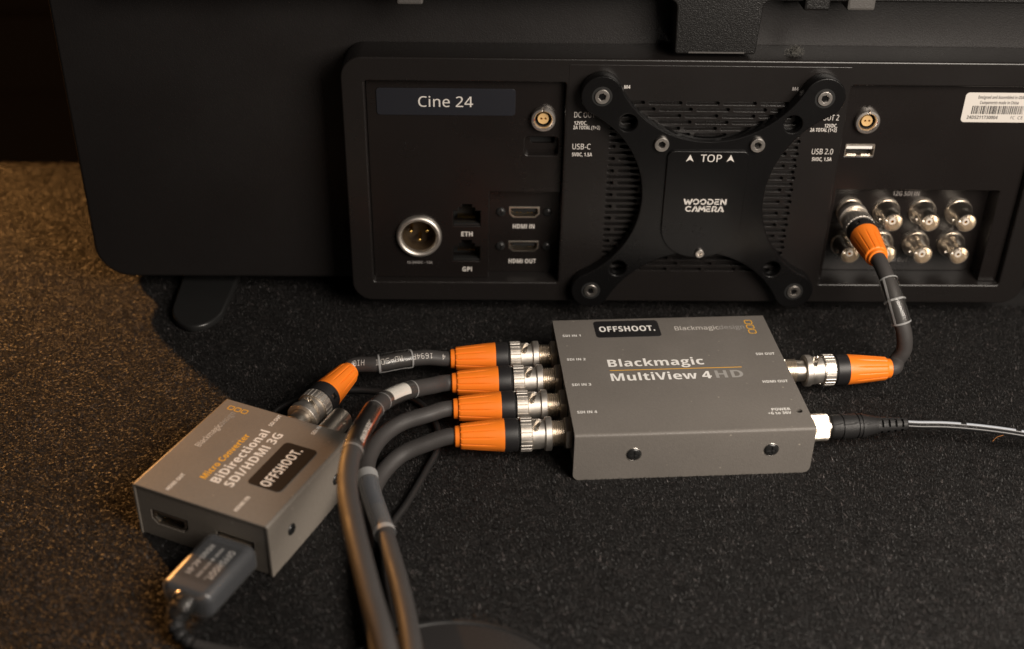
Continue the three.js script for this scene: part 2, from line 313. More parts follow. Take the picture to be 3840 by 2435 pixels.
// swept patch of a tube between t0..t1 and angles a0..a1 (0 is along ref, growing towards B = T x N)
function sweep(curve, r, { t0 = 0, t1 = 1, a0 = 0, a1 = Math.PI * 2, seg = 90, rad = 28, ref = V(0, 1, 0), caps = false, keepUV = false, wob = 0 } = {}) {
  const P = [], N = [], U = [], I = [], rf = typeof r === 'function' ? r : () => r;
  for (let i = 0; i <= seg; i++) { const s = i / seg, t = t0 + (t1 - t0) * s, f = frame(curve, t, ref);
    for (let j = 0; j <= rad; j++) { const a = a0 + (a1 - a0) * j / rad, d = f.N.clone().multiplyScalar(Math.cos(a)).addScaledVector(f.B, Math.sin(a)); const R = rf(s, a) ; const q = f.P.clone().addScaledVector(d, R); P.push(q.x, q.y, q.z); N.push(d.x, d.y, d.z); U.push(s, j / rad); } }
  const w = rad + 1; for (let i = 0; i < seg; i++) for (let j = 0; j < rad; j++) { const a = i * w + j; I.push(a, a + 1, a + w, a + 1, a + w + 1, a + w); }
  if (caps) for (const e of [0, seg]) { const c = P.length / 3, f = frame(curve, e ? t1 : t0, ref); P.push(f.P.x, f.P.y, f.P.z); N.push(...f.T.clone().multiplyScalar(e ? 1 : -1).toArray()); U.push(0, 0); for (let j = 0; j < rad; j++) I.push(c, e * w + j + (e ? 0 : 1), e * w + j + (e ? 1 : 0)); }
  const g = new THREE.BufferGeometry(); g.setAttribute('position', new THREE.Float32BufferAttribute(P, 3)); g.setAttribute('normal', new THREE.Float32BufferAttribute(N, 3)); g.setAttribute('uv', new THREE.Float32BufferAttribute(U, 2)); g.setIndex(I); if (typeof r === 'function') g.computeVertexNormals(); g.userData.keepUV = keepUV; return g;
}
function tubeShell(curve, r0, r1, o) {                      // a sleeve with thickness: outer, inner and end rings
  const a = sweep(curve, r1, o), b = sweep(curve, r0, o); const list = [a];
  for (const e of [o.t0, o.t1]) { const P = [], I = [], f = frame(curve, e, o.ref || V(0, 1, 0)), n = 36; for (let j = 0; j <= n; j++) { const t = j / n * Math.PI * 2, d = f.N.clone().multiplyScalar(Math.cos(t)).addScaledVector(f.B, Math.sin(t)); for (const R of [typeof r0 === 'number' ? r0 : r0(0, t), typeof r1 === 'number' ? r1 : r1(e === o.t0 ? 0 : 1, t)]) { const q = f.P.clone().addScaledVector(d, R); P.push(q.x, q.y, q.z); } if (j) I.push(2 * j - 2, 2 * j - 1, 2 * j, 2 * j - 1, 2 * j + 1, 2 * j); }
    const g = new THREE.BufferGeometry(); g.setAttribute('position', new THREE.Float32BufferAttribute(P, 3)); g.setIndex(I); g.computeVertexNormals(); g.setAttribute('uv', new THREE.Float32BufferAttribute(new Float32Array(P.length / 3 * 2), 2)); list.push(g); }
  void b; return merge(list);
}
function tubeTrim(parent, curve, r, t0, t1, angles, ref = V(0, 1, 0)) {     // cut ends and folded side edges of a clear tube
  const w = 0.35 / curve.getLength();
  for (const t of [t0, t1]) mesh('tube_rim', sweep(curve, (s, a) => r + 0.06 + 0.05 * Math.sin(a * 3), { t0: t - w, t1: t + w, seg: 3, rad: 40, ref }), M.milky, parent);
  for (const a of angles) mesh('tube_edge', sweep(curve, (s, q) => r + 0.16 + 0.05 * Math.sin(s * 17 + q * 3), { t0, t1, a0: a - 0.13, a1: a + 0.13, seg: 30, rad: 4, ref }), M.milky, parent);
}
const DOTS = { 1: '0010001100001000010000100001000111 0'.replace(' ', ''), 6: '01110100001000011110100011000101110', 9: '01110100011000101111000010000101110', 4: '00010001100101010010111110001000010', F: '11111100001000011110100001000010000', H: '10001100011000111111100011000110001', D: '11110100011000110001100011000111110', '-': '00000000000000011111000000000000000', S: '01111100001000001110000010000111110', I: '01110001000010000100001000010001110', G: '01110100011000010111100011000101110', L: '10000100001000010000100001000011111', E: '11111100001000011110100001000011111', X: '10001100010101000100010101000110001', ' ': '0'.repeat(35) };
function dotPrint(curve, str, tStart, dirSign, angle, r, h, ref = V(0, 1, 0)) {    // inkjet dots laid on the jacket
  const len = curve.getLength(), dx = h / 6 * 0.82, P = [], da = h / 6 / r; let s = tStart * len;
  const f0 = []; [...str].forEach(ch => { const b = DOTS[ch] || DOTS[' ']; for (let c = 0; c < 5; c++) { for (let k = 0; k < 7; k++) if (b[k * 5 + c] === '1') f0.push([s, (k - 3) * da]); s += dirSign * dx; } s += dirSign * dx * 1.4; });
  for (const [q, a] of f0) { const t = q / len; if (t < 0 || t > 1) continue; const f = frame(curve, t, ref), ang = angle + a * dirSign; const d = f.N.clone().multiplyScalar(Math.cos(ang)).addScaledVector(f.B, Math.sin(ang)), w = f.N.clone().multiplyScalar(-Math.sin(ang)).addScaledVector(f.B, Math.cos(ang)), c = f.P.clone().addScaledVector(d, r + 0.03), R = h / 13;
    const pts = []; for (let k = 0; k < 6; k++) { const e = k * Math.PI / 3; pts.push(c.clone().addScaledVector(f.T, Math.cos(e) * R).addScaledVector(w, Math.sin(e) * R)); }
    for (let k = 1; k < 5; k++) for (const v of [pts[0], pts[k], pts[k + 1]]) P.push(v.x, v.y, v.z); }
  const g = new THREE.BufferGeometry(); g.setAttribute('position', new THREE.Float32BufferAttribute(P, 3)); g.computeVertexNormals(); return g;
}

/* =====================================================================================================
   MONITOR  (x centred on its mounting plate, z = 0 at the plate's face, y from the carpet)
   ===================================================================================================== */
const monitor = thing('monitor', 'large black field monitor seen from behind, standing on the carpet', 'monitor', [0, 0, 0], 0);
const PZ = -28.5, HZ = -7;                                  // back of the panel, back of the electronics housing
mesh('back_panel', ext(rr(-298, 10.2, 302, 372, 17), -52, PZ, 1.6, 20, 4), M.panel, monitor);
{
  const bz = mesh('screen_bezel', ext(rr(-298.5, 2.6, 302.5, 373.5, 15), -60, -52, 1, 16), M.shell, monitor); void bz;
}
// housing: deep frame with two openings, sunken plates inside them
{
  const s = rr(-167, 9.8, 167, 134.8, 10);
  s.holes.push(hole(-156.4, 20.4, -65.8, 123.6, 1.2), hole(63.4, 20.2, 154.3, 123.4, 1.2), hole(-47.6, 26.2, 46.6, 117.2, 1));
  mesh('housing', ext(s, PZ + 0.05, HZ, 0.9, 16, 5), M.shell, monitor);
}
// ventilation grille behind the mounting plate: rows of long slots, every other row shifted
{
  const s = rr(-64.7, 12.2, 62.3, 132.2, 0.6), pitch = 17.0, len = 15.2, h = 0.85;
  let row = 0; for (let y = 114.6; y > 27.5; y -= 3.08, row++) for (let k = -4; k <= 4; k++) { let x0 = -27.9 + (row % 2 ? 5 : 0) + k * pitch, x1 = x0 + len; x0 = Math.max(x0, -45); x1 = Math.min(x1, 44); if (x1 - x0 < 2.4) continue; s.holes.push(hole(x0, y - h, x1, y + h, 0.8)); }
  const v = mesh('vent_grille', ext(s, HZ - 1.6, HZ + 0.12, 0.22, 4, 2), M.shell, monitor); void v;
  mesh('vent_backing', box(-47.5, 26.3, HZ - 5, 46.5, 117.1, HZ - 2.25), M.shell, monitor);
}
const LZ = -11.5, HDZ = -18, RZ = -11, SZ = -22;
const rj = (x0, y0) => poly([[x0, y0], [x0 + 13, y0], [x0 + 13, y0 + 8], [x0 + 10.4, y0 + 8], [x0 + 10.4, y0 + 9.8], [x0 + 8.9, y0 + 9.8], [x0 + 8.9, y0 + 11.5], [x0 + 4.1, y0 + 11.5], [x0 + 4.1, y0 + 9.8], [x0 + 2.6, y0 + 9.8], [x0 + 2.6, y0 + 8], [x0, y0 + 8]], THREE.Path);
{
  const s = poly([[-156.3, 20.5], [-99.9, 20.5], [-99.9, 67.2], [-65.9, 67.2], [-65.9, 123.5], [-156.3, 123.5]]);
  s.holes.push(circ(-133.9, 43.6, 8.8), rj(-117.2, 49.0), rj(-117.4, 29.7), circ(-75.4, 104.9, 4.2), hole(-83.6, 86.2, -68, 95.6, 2.0));
  mesh('socket_panel', ext(s, -21, LZ, 0.5, 14, 4), M.floorPlate, monitor, null, null);
  mesh('hdmi_panel', (() => { const q = rr(-99.9, 20.5, -65.9, 67.2, 0); for (const y of [53.5, 34.75]) q.holes.push(poly([[-90, y + 2.9], [-75.4, y + 2.9], [-75.4, y - 0.9], [-77.6, y - 3], [-87.8, y - 3], [-90, y - 0.9]], THREE.Path)); return ext(q, -22, HDZ, 0.15); })(), M.floorPlate, monitor);
  mesh('backing_plate', box(-156, 21, -26, -66, 123, -24.5), M.dark, monitor);
}
{
  const s = poly([[63.5, 20.3], [66, 20.3], [66, 70], [145.1, 70], [145.1, 20.3], [154.2, 20.3], [154.2, 123.3], [63.5, 123.3]]);
  s.holes.push(circ(74.3, 105.4, 4.2), hole(66.5, 87.4, 80.6, 93.4, 0.4));
  mesh('socket_panel', ext(s, -24, RZ, 0.5, 14, 4), M.floorPlate, monitor);
  mesh('bnc_panel', ext(rr(66, 20.3, 145.1, 70, 0), -26, SZ, 0.15), M.floorPlate, monitor);
}
// name plate
{
  mesh('name_plate', ext(rr(-151.6, 106, -88.3, 118.9, 1.6), LZ + 0.01, LZ + 0.45, 0.15, 8), M.plateBlue, monitor);
  print(monitor, 'Cine 24', reg, M.ink, [-132.6, 110.1, LZ + 0.5], FX, FY, 5.0, 25);
}
// power socket with three pins
{
  const x = group('power_socket', monitor, [-133.9, 43.6, LZ]);
  mesh('socket_ring', toZ(lathe([[8.3, -8], [11.0, -0.1], [11.1, 0.6], [10.7, 1.9], [9.9, 2.5], [9.0, 2.3], [8.4, 1.5], [8.2, 0.6], [8.1, -8]].map(([r, y]) => [r, y]), 56, 0.9)), M.nickelDull, x);
  mesh('socket_well', toZ(lathe([[0, -9], [8.15, -9], [8.15, -0.2], [8.0, -0.2], [8.0, -8.6], [0, -8.6]], 48)), std(C(0.05, 0.032, 0.016), 0.5), x);
  for (const [px, py] of [[-3.9, 1.6], [4.0, 1.9], [0.2, -3.0]]) mesh('contact_pin', toZ(lathe([[0, -8.5], [0.85, -8.5], [0.85, -1.6], [0.6, -1.0], [0, -0.8]], 20, 1)), M.gold, x, [px, py, 0]);
  print(monitor, '12-34VDC - 12A', bold, M.inkDim, [-133.9, 28.2, LZ + 0.06], FX, FY, 1.35, 12.6, 'c');
}
// network sockets
for (const [i, y] of [[0, 49.0], [1, 29.7]]) {
  const x0 = i ? -117.4 : -117.2, e = group('network_socket', monitor);
  mesh('socket_floor', box(x0 - 0.3, y - 0.3, -21.6, x0 + 13.3, y + 11.8, -21.05), M.dark, e);
  for (let k = 0; k < 8; k++) mesh('contact', i ? box(x0 + 2.2 + k * 1.12, y + 5.2, -16, x0 + 2.65 + k * 1.12, y + 5.8, -13) : box(x0 + 2.2 + k * 1.12, y + 1.3, -20.5, x0 + 2.5 + k * 1.12, y + 2.6, -17.0), M.gold, e);
  mesh('socket_lip', box(x0 + 0.05, y + 0.03, -16, x0 + 12.95, y + 0.9, -12.2, 0.2), M.screwBlack, e);
  print(monitor, i ? 'GPI' : 'ETH', bold, M.ink, [-110.6, i ? 24.0 : 43.5, LZ + 0.06], FX, FY, 2.5, i ? 4.7 : 5.5, 'c');
}
// HDMI sockets with their screws
const hdmiShape = (w, h, T) => poly([[-w / 2, h / 2], [w / 2, h / 2], [w / 2, -h * 0.16], [w / 2 - h * 0.36, -h / 2], [-w / 2 + h * 0.36, -h / 2], [-w / 2, -h * 0.16]], T);
function hdmiSocket(parent, pos, rotY, w = 15, h = 6) {
  const e = group('hdmi_socket', parent, pos, rotY), s = hdmiShape(w, h); s.holes.push(hdmiShape(w - 1.4, h - 1.4, THREE.Path));
  mesh('metal_shell', ext(s, -4, 0.35, 0.15, 4, 1), M.nickel, e);
  mesh('tongue', box(-w * 0.36, -0.2, -4, w * 0.36, 1.2, -0.8, 0.15), M.dark, e);
  mesh('socket_floor', ext(hdmiShape(w - 0.6, h - 0.6), -4.2, -3.9), M.dark, e);
  for (const k of [-3.6, -1.7, 1.7, 3.6]) mesh('contact', box(k - 0.3, -0.9, -3, k + 0.3, -0.4, -0.9), M.gold, e);
  return e;
}
const cross22 = crossScrew(2.3, 1.4);
for (const [i, y] of [[0, 53.5], [1, 34.75]]) {
  hdmiSocket(monitor, [-82.75, y, HDZ], 0);
  for (const x of [-94.2, -71.5]) mesh('screw', cross22, M.screwBlack, monitor, [x, y + 0.2, HDZ]);
  print(monitor, i ? 'HDMI OUT' : 'HDMI IN', bold, M.ink, [i ? -83.2 : -82.9, i ? 25.2 : 44.6, HDZ + 0.06], FX, FY, 2.4, i ? 13.6 : 10.6, 'c');
}
// round two-pole sockets
for (const [x, y, z] of [[-75.4, 104.9, LZ], [74.3, 105.4, RZ]]) {
  const e = group('two_pole_socket', monitor, [x, y, z]);
  const ring = toZ(lathe([[3.6, -6], [5.7, -0.05], [5.75, 0.3], [5.75, 2.3], [5.4, 2.8], [4.4, 2.9], [4.0, 2.4], [3.7, 1.2], [3.6, -6]], 48, 0.6));
  mesh('metal_ring', sub(ring, box(-0.8, 3.9, 1.0, 0.4, 7, 4)), M.steel, e);
  mesh('well', toZ(lathe([[0, -5.5], [3.65, -5.5], [3.65, 0.8], [3.5, 0.8], [3.5, -5], [0, -5]], 32)), M.dark, e);
  const ins = ext((() => { const s = circ(0, 0, 2.55, THREE.Shape); s.holes.push(circ(-0.95, 0, 0.55), circ(0.95, 0, 0.55)); return s; })(), -4.5, 0.9, 0.12, 20); mesh('insert', ins, M.tan, e);
  for (const k of [-0.95, 0.95]) mesh('contact', toZ(lathe([[0, -4.4], [0.54, -4.4], [0.54, -0.6], [0.3, -0.6], [0.25, -3], [0, -3]], 14)), M.gold, e, [k, 0, 0]);
  mesh('red_dot', toZ(lathe([[0, 0], [0.5, 0], [0.45, 0.2], [0, 0.25]], 12)), M.red, e, [x < 0 ? -4.4 : 4.4, 0.1, 2.55]);
}
// usb-c pocket
{
  const e = group('usb_c_pocket', monitor);
  mesh('pocket_step', (() => { const s = rr(-83.7, 86.1, -67.9, 95.7, 1.9); s.holes.push(hole(-81, 91.0, -69.5, 95.0, 1.2)); return ext(s, -17, -15, 0.25, 8); })(), M.floorPlate, e);
  mesh('pocket_floor', box(-82, 90, -20, -68.5, 95.6, -18.5), M.dark, e);
}
// usb-a socket
{
  const e = group('usb_socket', monitor), s = rr(66.5, 87.4, 80.6, 93.4, 0.4); s.holes.push(hole(67.0, 87.9, 80.1, 92.9, 0.3));
  mesh('metal_shell', ext(s, -16, RZ + 0.3, 0.1), M.nickel, e);
  mesh('tongue', box(67.4, 90.9, -16, 79.6, 92.4, RZ - 0.6, 0.1), M.inkBright, e);
  mesh('socket_floor', box(66.9, 87.8, -16.5, 80.2, 93, -15.8), M.dark, e);
  for (const x of [68, 74.6]) mesh('spring_tab', box(x, 87.95, -14, x + 4.4, 88.5, RZ - 0.1, 0.1), M.chrome, e);
}
// printing on the housing
const face = (s, x, y, cap, w, al, f = reg, m = M.ink) => print(monitor, s, f, m, [x, y, HZ + 0.18], FX, FY, cap, w, al);
face('DC OUT 1', -61.5, 107.2, 2.7, 11.2, 'l'); face('12VDC,', -61.4, 103.7, 1.75, 6.0, 'l', bold); face('2A TOTAL (1+2)', -61.7, 101.5, 1.75, 12.3, 'l', bold);
face('USB-C', -61.7, 91.6, 2.7, 8.4, 'l'); face('5VDC, 1.5A', -61.7, 88.1, 1.8, 9.3, 'l', bold);
face('DC OUT 2', 60.0, 106.9, 2.7, 11.6, 'r', reg); face('12VDC,', 59.9, 103.4, 1.75, 6.0, 'r', bold); face('2A TOTAL (1+2)', 59.9, 101.3, 1.75, 12.3, 'r', bold);
face('USB 2.0', 59.9, 90.1, 2.7, 9.9, 'r', reg); face('5VDC, 1.5A', 59.8, 86.7, 1.8, 9.2, 'r', bold);
face('M4', -39.6, 121.2, 1.7, 2.8, 'l', bold); face('M4', 36.6, 121.0, 1.7, 2.8, 'l', bold, M.inkDim);
for (const [s, x, y, w] of [['12G SDI IN', 104.2, 61.9, 13.2], ['12G SDI OUT', 104.2, 25.1, 15.4]]) print(monitor, s, bold, M.inkDim, [x, y, SZ + 0.06], FX, FY, 2.4, w, 'c');
[['1', 77.2], ['2', 95], ['3', 112.9], ['4', 130.8]].forEach(([s, x]) => print(monitor, s, reg, M.inkDim, [x, 43.2, SZ + 0.06], FX, FY, 2.4, 0, 'c'));
// eight BNC jacks
G.mjBase = toZ(knurl(6.7, 0.22, 40, 0, 1.6, 3).rotateX(0)); 
G.mjShell = toZ(lathe([[0, 0], [6.35, 0.4], [6.45, 1.8], [6.2, 3.0], [5.6, 4.6], [5.05, 6.0], [4.85, 7.2], [4.85, 12.6], [4.65, 13], [4.25, 13], [4.15, 12.5], [4.1, 6], [3.2, 4.8], [0, 4.8]], 48, 1.0));
G.mjIns = toZ(lathe([[0, 4.9], [1.75, 4.9], [1.75, 11.6], [1.6, 11.8], [0.8, 11.8], [0.8, 8]], 28));
G.mjPin = toZ(lathe([[0, 8], [0.78, 8], [0.78, 11.5], [0.4, 11.5], [0.4, 9], [0, 9]], 16));
for (const y of [53.6, 35.8]) for (const x of [77.8, 95.8, 113.8, 131.8]) {
  const j = group('bnc_jack', monitor, [x, y, SZ]);
  mesh('knurled_base', G.mjBase, M.nickel, j); mesh('shell', G.mjShell, M.chrome, j); mesh('insulator', G.mjIns, M.insulator, j); mesh('centre_contact', G.mjPin, M.gold, j);
  for (const s of [-1, 1]) { const l = mesh('bayonet_lug', G.lug, M.chrome, j, [s * 4.7, -0.6, 8.4]); l.rotation.z = -s * Math.PI / 2; }
}
// barcode sticker
{
  const tex = canvasTex(1024, 430, (c, w, h) => {
    c.fillStyle = '#d3cdc6'; c.fillRect(0, 0, w, h); c.fillStyle = '#1d1a1a'; c.textBaseline = 'alphabetic';
    const t = (s, x, y, wd, px, f) => { c.save(); c.font = `${f || ''} ${px}px sans-serif`; const k = wd / c.measureText(s).width; c.translate(x, y); c.scale(k, 1); c.fillText(s, 0, 0); c.restore(); };
    t('Designed and Assembled in USA', 175, 88, 640, 62, 'bold'); t('Components made in China', 215, 165, 545, 62, 'bold');
    let x = 125, sd = 7; while (x < 850) { sd = (sd * 73 + 41) % 101; const b = 4 + (sd % 4) * 4; c.fillRect(x, 190, b, 120); x += b + 4 + ((sd >> 2) % 3) * 4; }
    t('24DS211730004', 75, 382, 440, 68, 'bold');
    t('FC', 690, 382, 66, 62); t('CE', 790, 382, 82, 62);
    c.lineWidth = 5; c.strokeStyle = '#1d1a1a'; c.strokeRect(910, 330, 34, 44); c.beginPath(); c.moveTo(900, 325); c.lineTo(956, 380); c.moveTo(956, 325); c.lineTo(900, 380); c.stroke(); c.fillRect(905, 386, 46, 6);
  });
  const s = rr(118, 105, 152, 119.4, 1.8), g = ext(s, RZ + 0.01, RZ + 0.14, 0.03, 6, 1); metres(g);
  const p = g.attributes.position, uv = g.attributes.uv; for (let i = 0; i < p.count; i++) uv.setXY(i, (p.getX(i) / K - 118) / 34, (p.getY(i) / K - 105) / 14.4);
  const st = mesh('barcode_sticker', g, std(C(1, 1, 1), 0.5, 0, { map: tex }), monitor); st.userData.label = 'white barcode sticker with serial number';
}
// X-shaped mounting plate
{
  const mp = group('mounting_plate', monitor, [0, 70, 0]);
  const s = new THREE.Shape(), r = 9.5, c = 75.4, Rc = 46.6, at = (a) => Math.atan2(a[1], a[0]);
  const ends = [[50, 50], [-50, 50], [-50, -50], [50, -50]], cs = [[0, c], [-c, 0], [0, -c], [c, 0]];
  for (let i = 0; i < 4; i++) {
    const e = ends[i], prev = cs[(i + 3) % 4], next = cs[i];
    const a0 = at([prev[0] - e[0], prev[1] - e[1]]), a1 = at([next[0] - e[0], next[1] - e[1]]);
    s.absarc(e[0], e[1], r, a0, a1, false);
    const e2 = ends[(i + 1) % 4]; s.absarc(next[0], next[1], Rc, at([e[0] - next[0], e[1] - next[1]]), at([e2[0] - next[0], e2[1] - next[1]]), true);
  }
  for (const x of [-37.5, 37.5]) for (const y of [-37.5, 37.5]) s.holes.push(circ(x, y, 4.1));
  mesh('cross_plate', ext(s, -6.9, 0, 0.7, 28, 3), M.anodised, mp);
  for (const [x, y] of [[-50, 50], [50, 50], [-50, -50], [50, -50]]) { mesh('socket_screw', capScrew, M.steel, mp, [x, y, -3.2]); mesh('screw_seat', ext((() => { const q = circ(0, 0, 4.6, THREE.Shape); q.holes.push(circ(0, 0, 3.5)); return q; })(), 0, 0.15, 0.05, 24, 1), M.dark, mp, [x, y, 0.005]); }
  for (const [x, y] of [[-21.6, 27.7], [22.3, 27.7]]) mesh('socket_screw', capScrew, M.steel, mp, [x, y, -2.2]);
  const cv = new THREE.Shape(); cv.moveTo(-18.4, -14); cv.lineTo(-18.4, 21.5); cv.absarc(-15.4, 21.5, 3, Math.PI, Math.PI / 2, true); cv.lineTo(16.2, 24.5); cv.absarc(16.2, 21.5, 3, Math.PI / 2, 0, true); cv.lineTo(19.2, -14); cv.bezierCurveTo(19.2, -24, 12, -30.6, 0.4, -30.6); cv.bezierCurveTo(-11.2, -30.6, -18.4, -24, -18.4, -14);
  mesh('cover_plate', ext(cv, 0.05, 1.3, 0.35, 16, 2), M.anodised, mp);
  mesh('socket_screw', capScrewSmall, M.steel, mp, [1.0, -28.0, 0.4]);
  const F = 1.36;
  print(mp, 'TOP', reg, M.ink, [-3.2, 19.4, F], FX, FY, 3.6, 9.7);
  for (const x of [-8.1, 10.6]) mesh('arrow_mark', new THREE.ShapeGeometry(poly([[x - 1.8, 19.4], [x, 20.5], [x + 1.8, 19.4], [x, 23.0]])).translate(0, 0, F), M.ink, mp);
  // maker's mark, two lines of cut letters
  const bar = (x0, y0, x1, y1, w) => { const dx = x1 - x0, dy = y1 - y0, l = Math.hypot(dx, dy), nx = -dy / l * w / 2, ny = dx / l * w / 2; return new THREE.ShapeGeometry(poly([[x0 + nx, y0 + ny], [x0 - nx, y0 - ny], [x1 - nx, y1 - ny], [x1 + nx, y1 + ny]])); };
  const arc = (cx, cy, rx, ry, a0, a1, w) => { const g = [], n = 14; for (let i = 0; i < n; i++) { const A = a0 + (a1 - a0) * i / n, B = a0 + (a1 - a0) * (i + 1) / n; g.push(bar(cx + rx * Math.cos(A), cy + ry * Math.sin(A), cx + rx * Math.cos(B) + 1e-3, cy + ry * Math.sin(B), w)); } return g; };
  const L = [], w = 0.72, T = { W: (x, y) => [bar(x, y + 3, x + 0.9, y, w), bar(x + 0.9, y, x + 1.8, y + 2.6, w), bar(x + 1.8, y + 2.6, x + 2.7, y, w), bar(x + 2.7, y, x + 3.7, y + 3, w)],
    O: (x, y) => arc(x + 1.5, y + 1.5, 1.25, 1.2, -2.4, 3.3, w), D: (x, y) => [bar(x + 0.3, y + 2.7, x + 1.4, y + 2.7, w * 0.9), bar(x + 0.3, y + 0.3, x + 1.4, y + 0.3, w * 0.9), ...arc(x + 1.3, y + 1.5, 1.3, 1.2, -1.5, 1.5, w), bar(x + 0.35, y + 0.3, x + 0.35, y + 1.7, w)],
    E: (x, y) => [bar(x + 0.2, y + 2.7, x + 2.3, y + 2.7, w * 0.8), bar(x + 0.5, y + 1.5, x + 2.1, y + 1.5, w * 0.8), bar(x + 0.2, y + 0.3, x + 2.3, y + 0.3, w * 0.8), bar(x + 0.4, y + 0.3, x + 0.4, y + 1.5, w)], N: (x, y) => [bar(x + 0.3, y, x + 0.3, y + 3, w), bar(x + 0.3, y + 3, x + 2.5, y, w), bar(x + 2.5, y, x + 2.5, y + 3, w)],
    C: (x, y) => arc(x + 1.5, y + 1.5, 1.3, 1.2, 0.7, 5.6, w), A: (x, y) => [bar(x + 0.1, y, x + 1.5, y + 3, w), bar(x + 1.5, y + 3, x + 2.8, y, w), bar(x + 1.5, y + 0.5, x + 2.6, y + 0.5, w * 0.8)], M: (x, y) => [bar(x + 0.3, y, x + 0.6, y + 3, w), bar(x + 0.6, y + 2.9, x + 1.7, y + 0.9, w), bar(x + 1.7, y + 0.9, x + 2.8, y + 2.9, w), bar(x + 2.8, y + 3, x + 3.1, y, w)], R: (x, y) => [bar(x + 0.35, y, x + 0.35, y + 2.3, w), bar(x + 0.3, y + 2.7, x + 1.4, y + 2.7, w * 0.9), ...arc(x + 1.3, y + 1.95, 0.85, 0.75, -1.5, 1.5, w), bar(x + 1.2, y + 1.2, x + 2.4, y, w)] };
  let x = -8.8; for (const [ch, a] of [['W', 3.9], ['O', 3.25], ['O', 3.3], ['D', 3.15], ['E', 2.75], ['N', 3]]) { L.push(...T[ch](x, -2.4)); x += a + 0.15; }
  x = -7.8; for (const [ch, a] of [['C', 3.0], ['A', 2.8], ['M', 3.4], ['E', 2.75], ['R', 2.7], ['A', 3]]) { L.push(...T[ch](x, -6.1)); x += a + 0.1; }
  mesh('lettering', merge(L).translate(0, 0, F), M.ink, mp);
}
// bracket along the top with its tab and clamps
{
  const b = group('top_bracket', monitor);
  const s = new THREE.Shape(); s.moveTo(-260, 161.2); s.lineTo(-22.5, 161.2); s.absarc(-22.5, 157.6, 3.6, Math.PI / 2, 0, true); s.lineTo(-18.2, 138.6); s.absarc(-16.7, 138.6, 1.5, Math.PI, Math.PI * 1.5); s.lineTo(16.6, 137.1); s.absarc(16.6, 138.6, 1.5, -Math.PI / 2, 0); s.lineTo(19.0, 157.6); s.absarc(22.6, 157.6, 3.6, Math.PI, Math.PI / 2, true); s.lineTo(260, 161.4); s.lineTo(260, 205); s.lineTo(-260, 205); s.closePath();
  mesh('bracket_body', ext(s, PZ + 0.05, -8, 0.9, 10, 3), M.cast, b);
  mesh('tab_slot', box(-12, 137.6, -8.3, 13, 138.3, -7.85, 0.1), M.castGrey, b);
  mesh('clamp_block', box(36.3, 157.6, -20, 47.8, 170, -6.2, 1.2), M.cast, b);
  mesh('clamp_lever', box(55.2, 157.8, -20, 67.6, 170, -6.6, 1.2), M.castGrey, b);
  mesh('clamp_lever', box(-140.6, 158.3, -20, -129.2, 170, -6.6, 1.0), M.castGrey, b);
}
// feet
for (const s of [-1, 1]) {
  const f = new THREE.Shape(); f.moveTo(-260, 62); f.lineTo(-258, 12); f.bezierCurveTo(-257, -6, -246, -9.5, -243.5, -9.2); f.bezierCurveTo(-236, -8.5, -231.5, 0, -231.5, 8); f.lineTo(-229.5, 62); f.closePath();
  const g = ext(f, 0.4, 4.2, 1.2, 14, 4).rotateX(-Math.PI / 2); if (s > 0) { g.rotateY(Math.PI); g.translate(0, 0, -0.0); g.scale(1, 1, -1); }
  const gg = s > 0 ? ext((() => { const q = new THREE.Shape(); q.moveTo(260, 62); q.lineTo(258, 12); q.bezierCurveTo(257, -6, 246, -9.5, 243.5, -9.2); q.bezierCurveTo(236, -8.5, 231.5, 0, 231.5, 8); q.lineTo(229.5, 62); q.closePath(); return q; })(), 0.4, 4.2, 1.2, 14, 4).rotateX(-Math.PI / 2) : g;
  const ft = mesh('foot', gg, M.screwBlack, monitor);
  mesh('foot_stem', box(s < 0 ? -252 : 238, 3, -58, s < 0 ? -238 : 252, 14, -40, 1), M.shell, monitor); void ft;
}

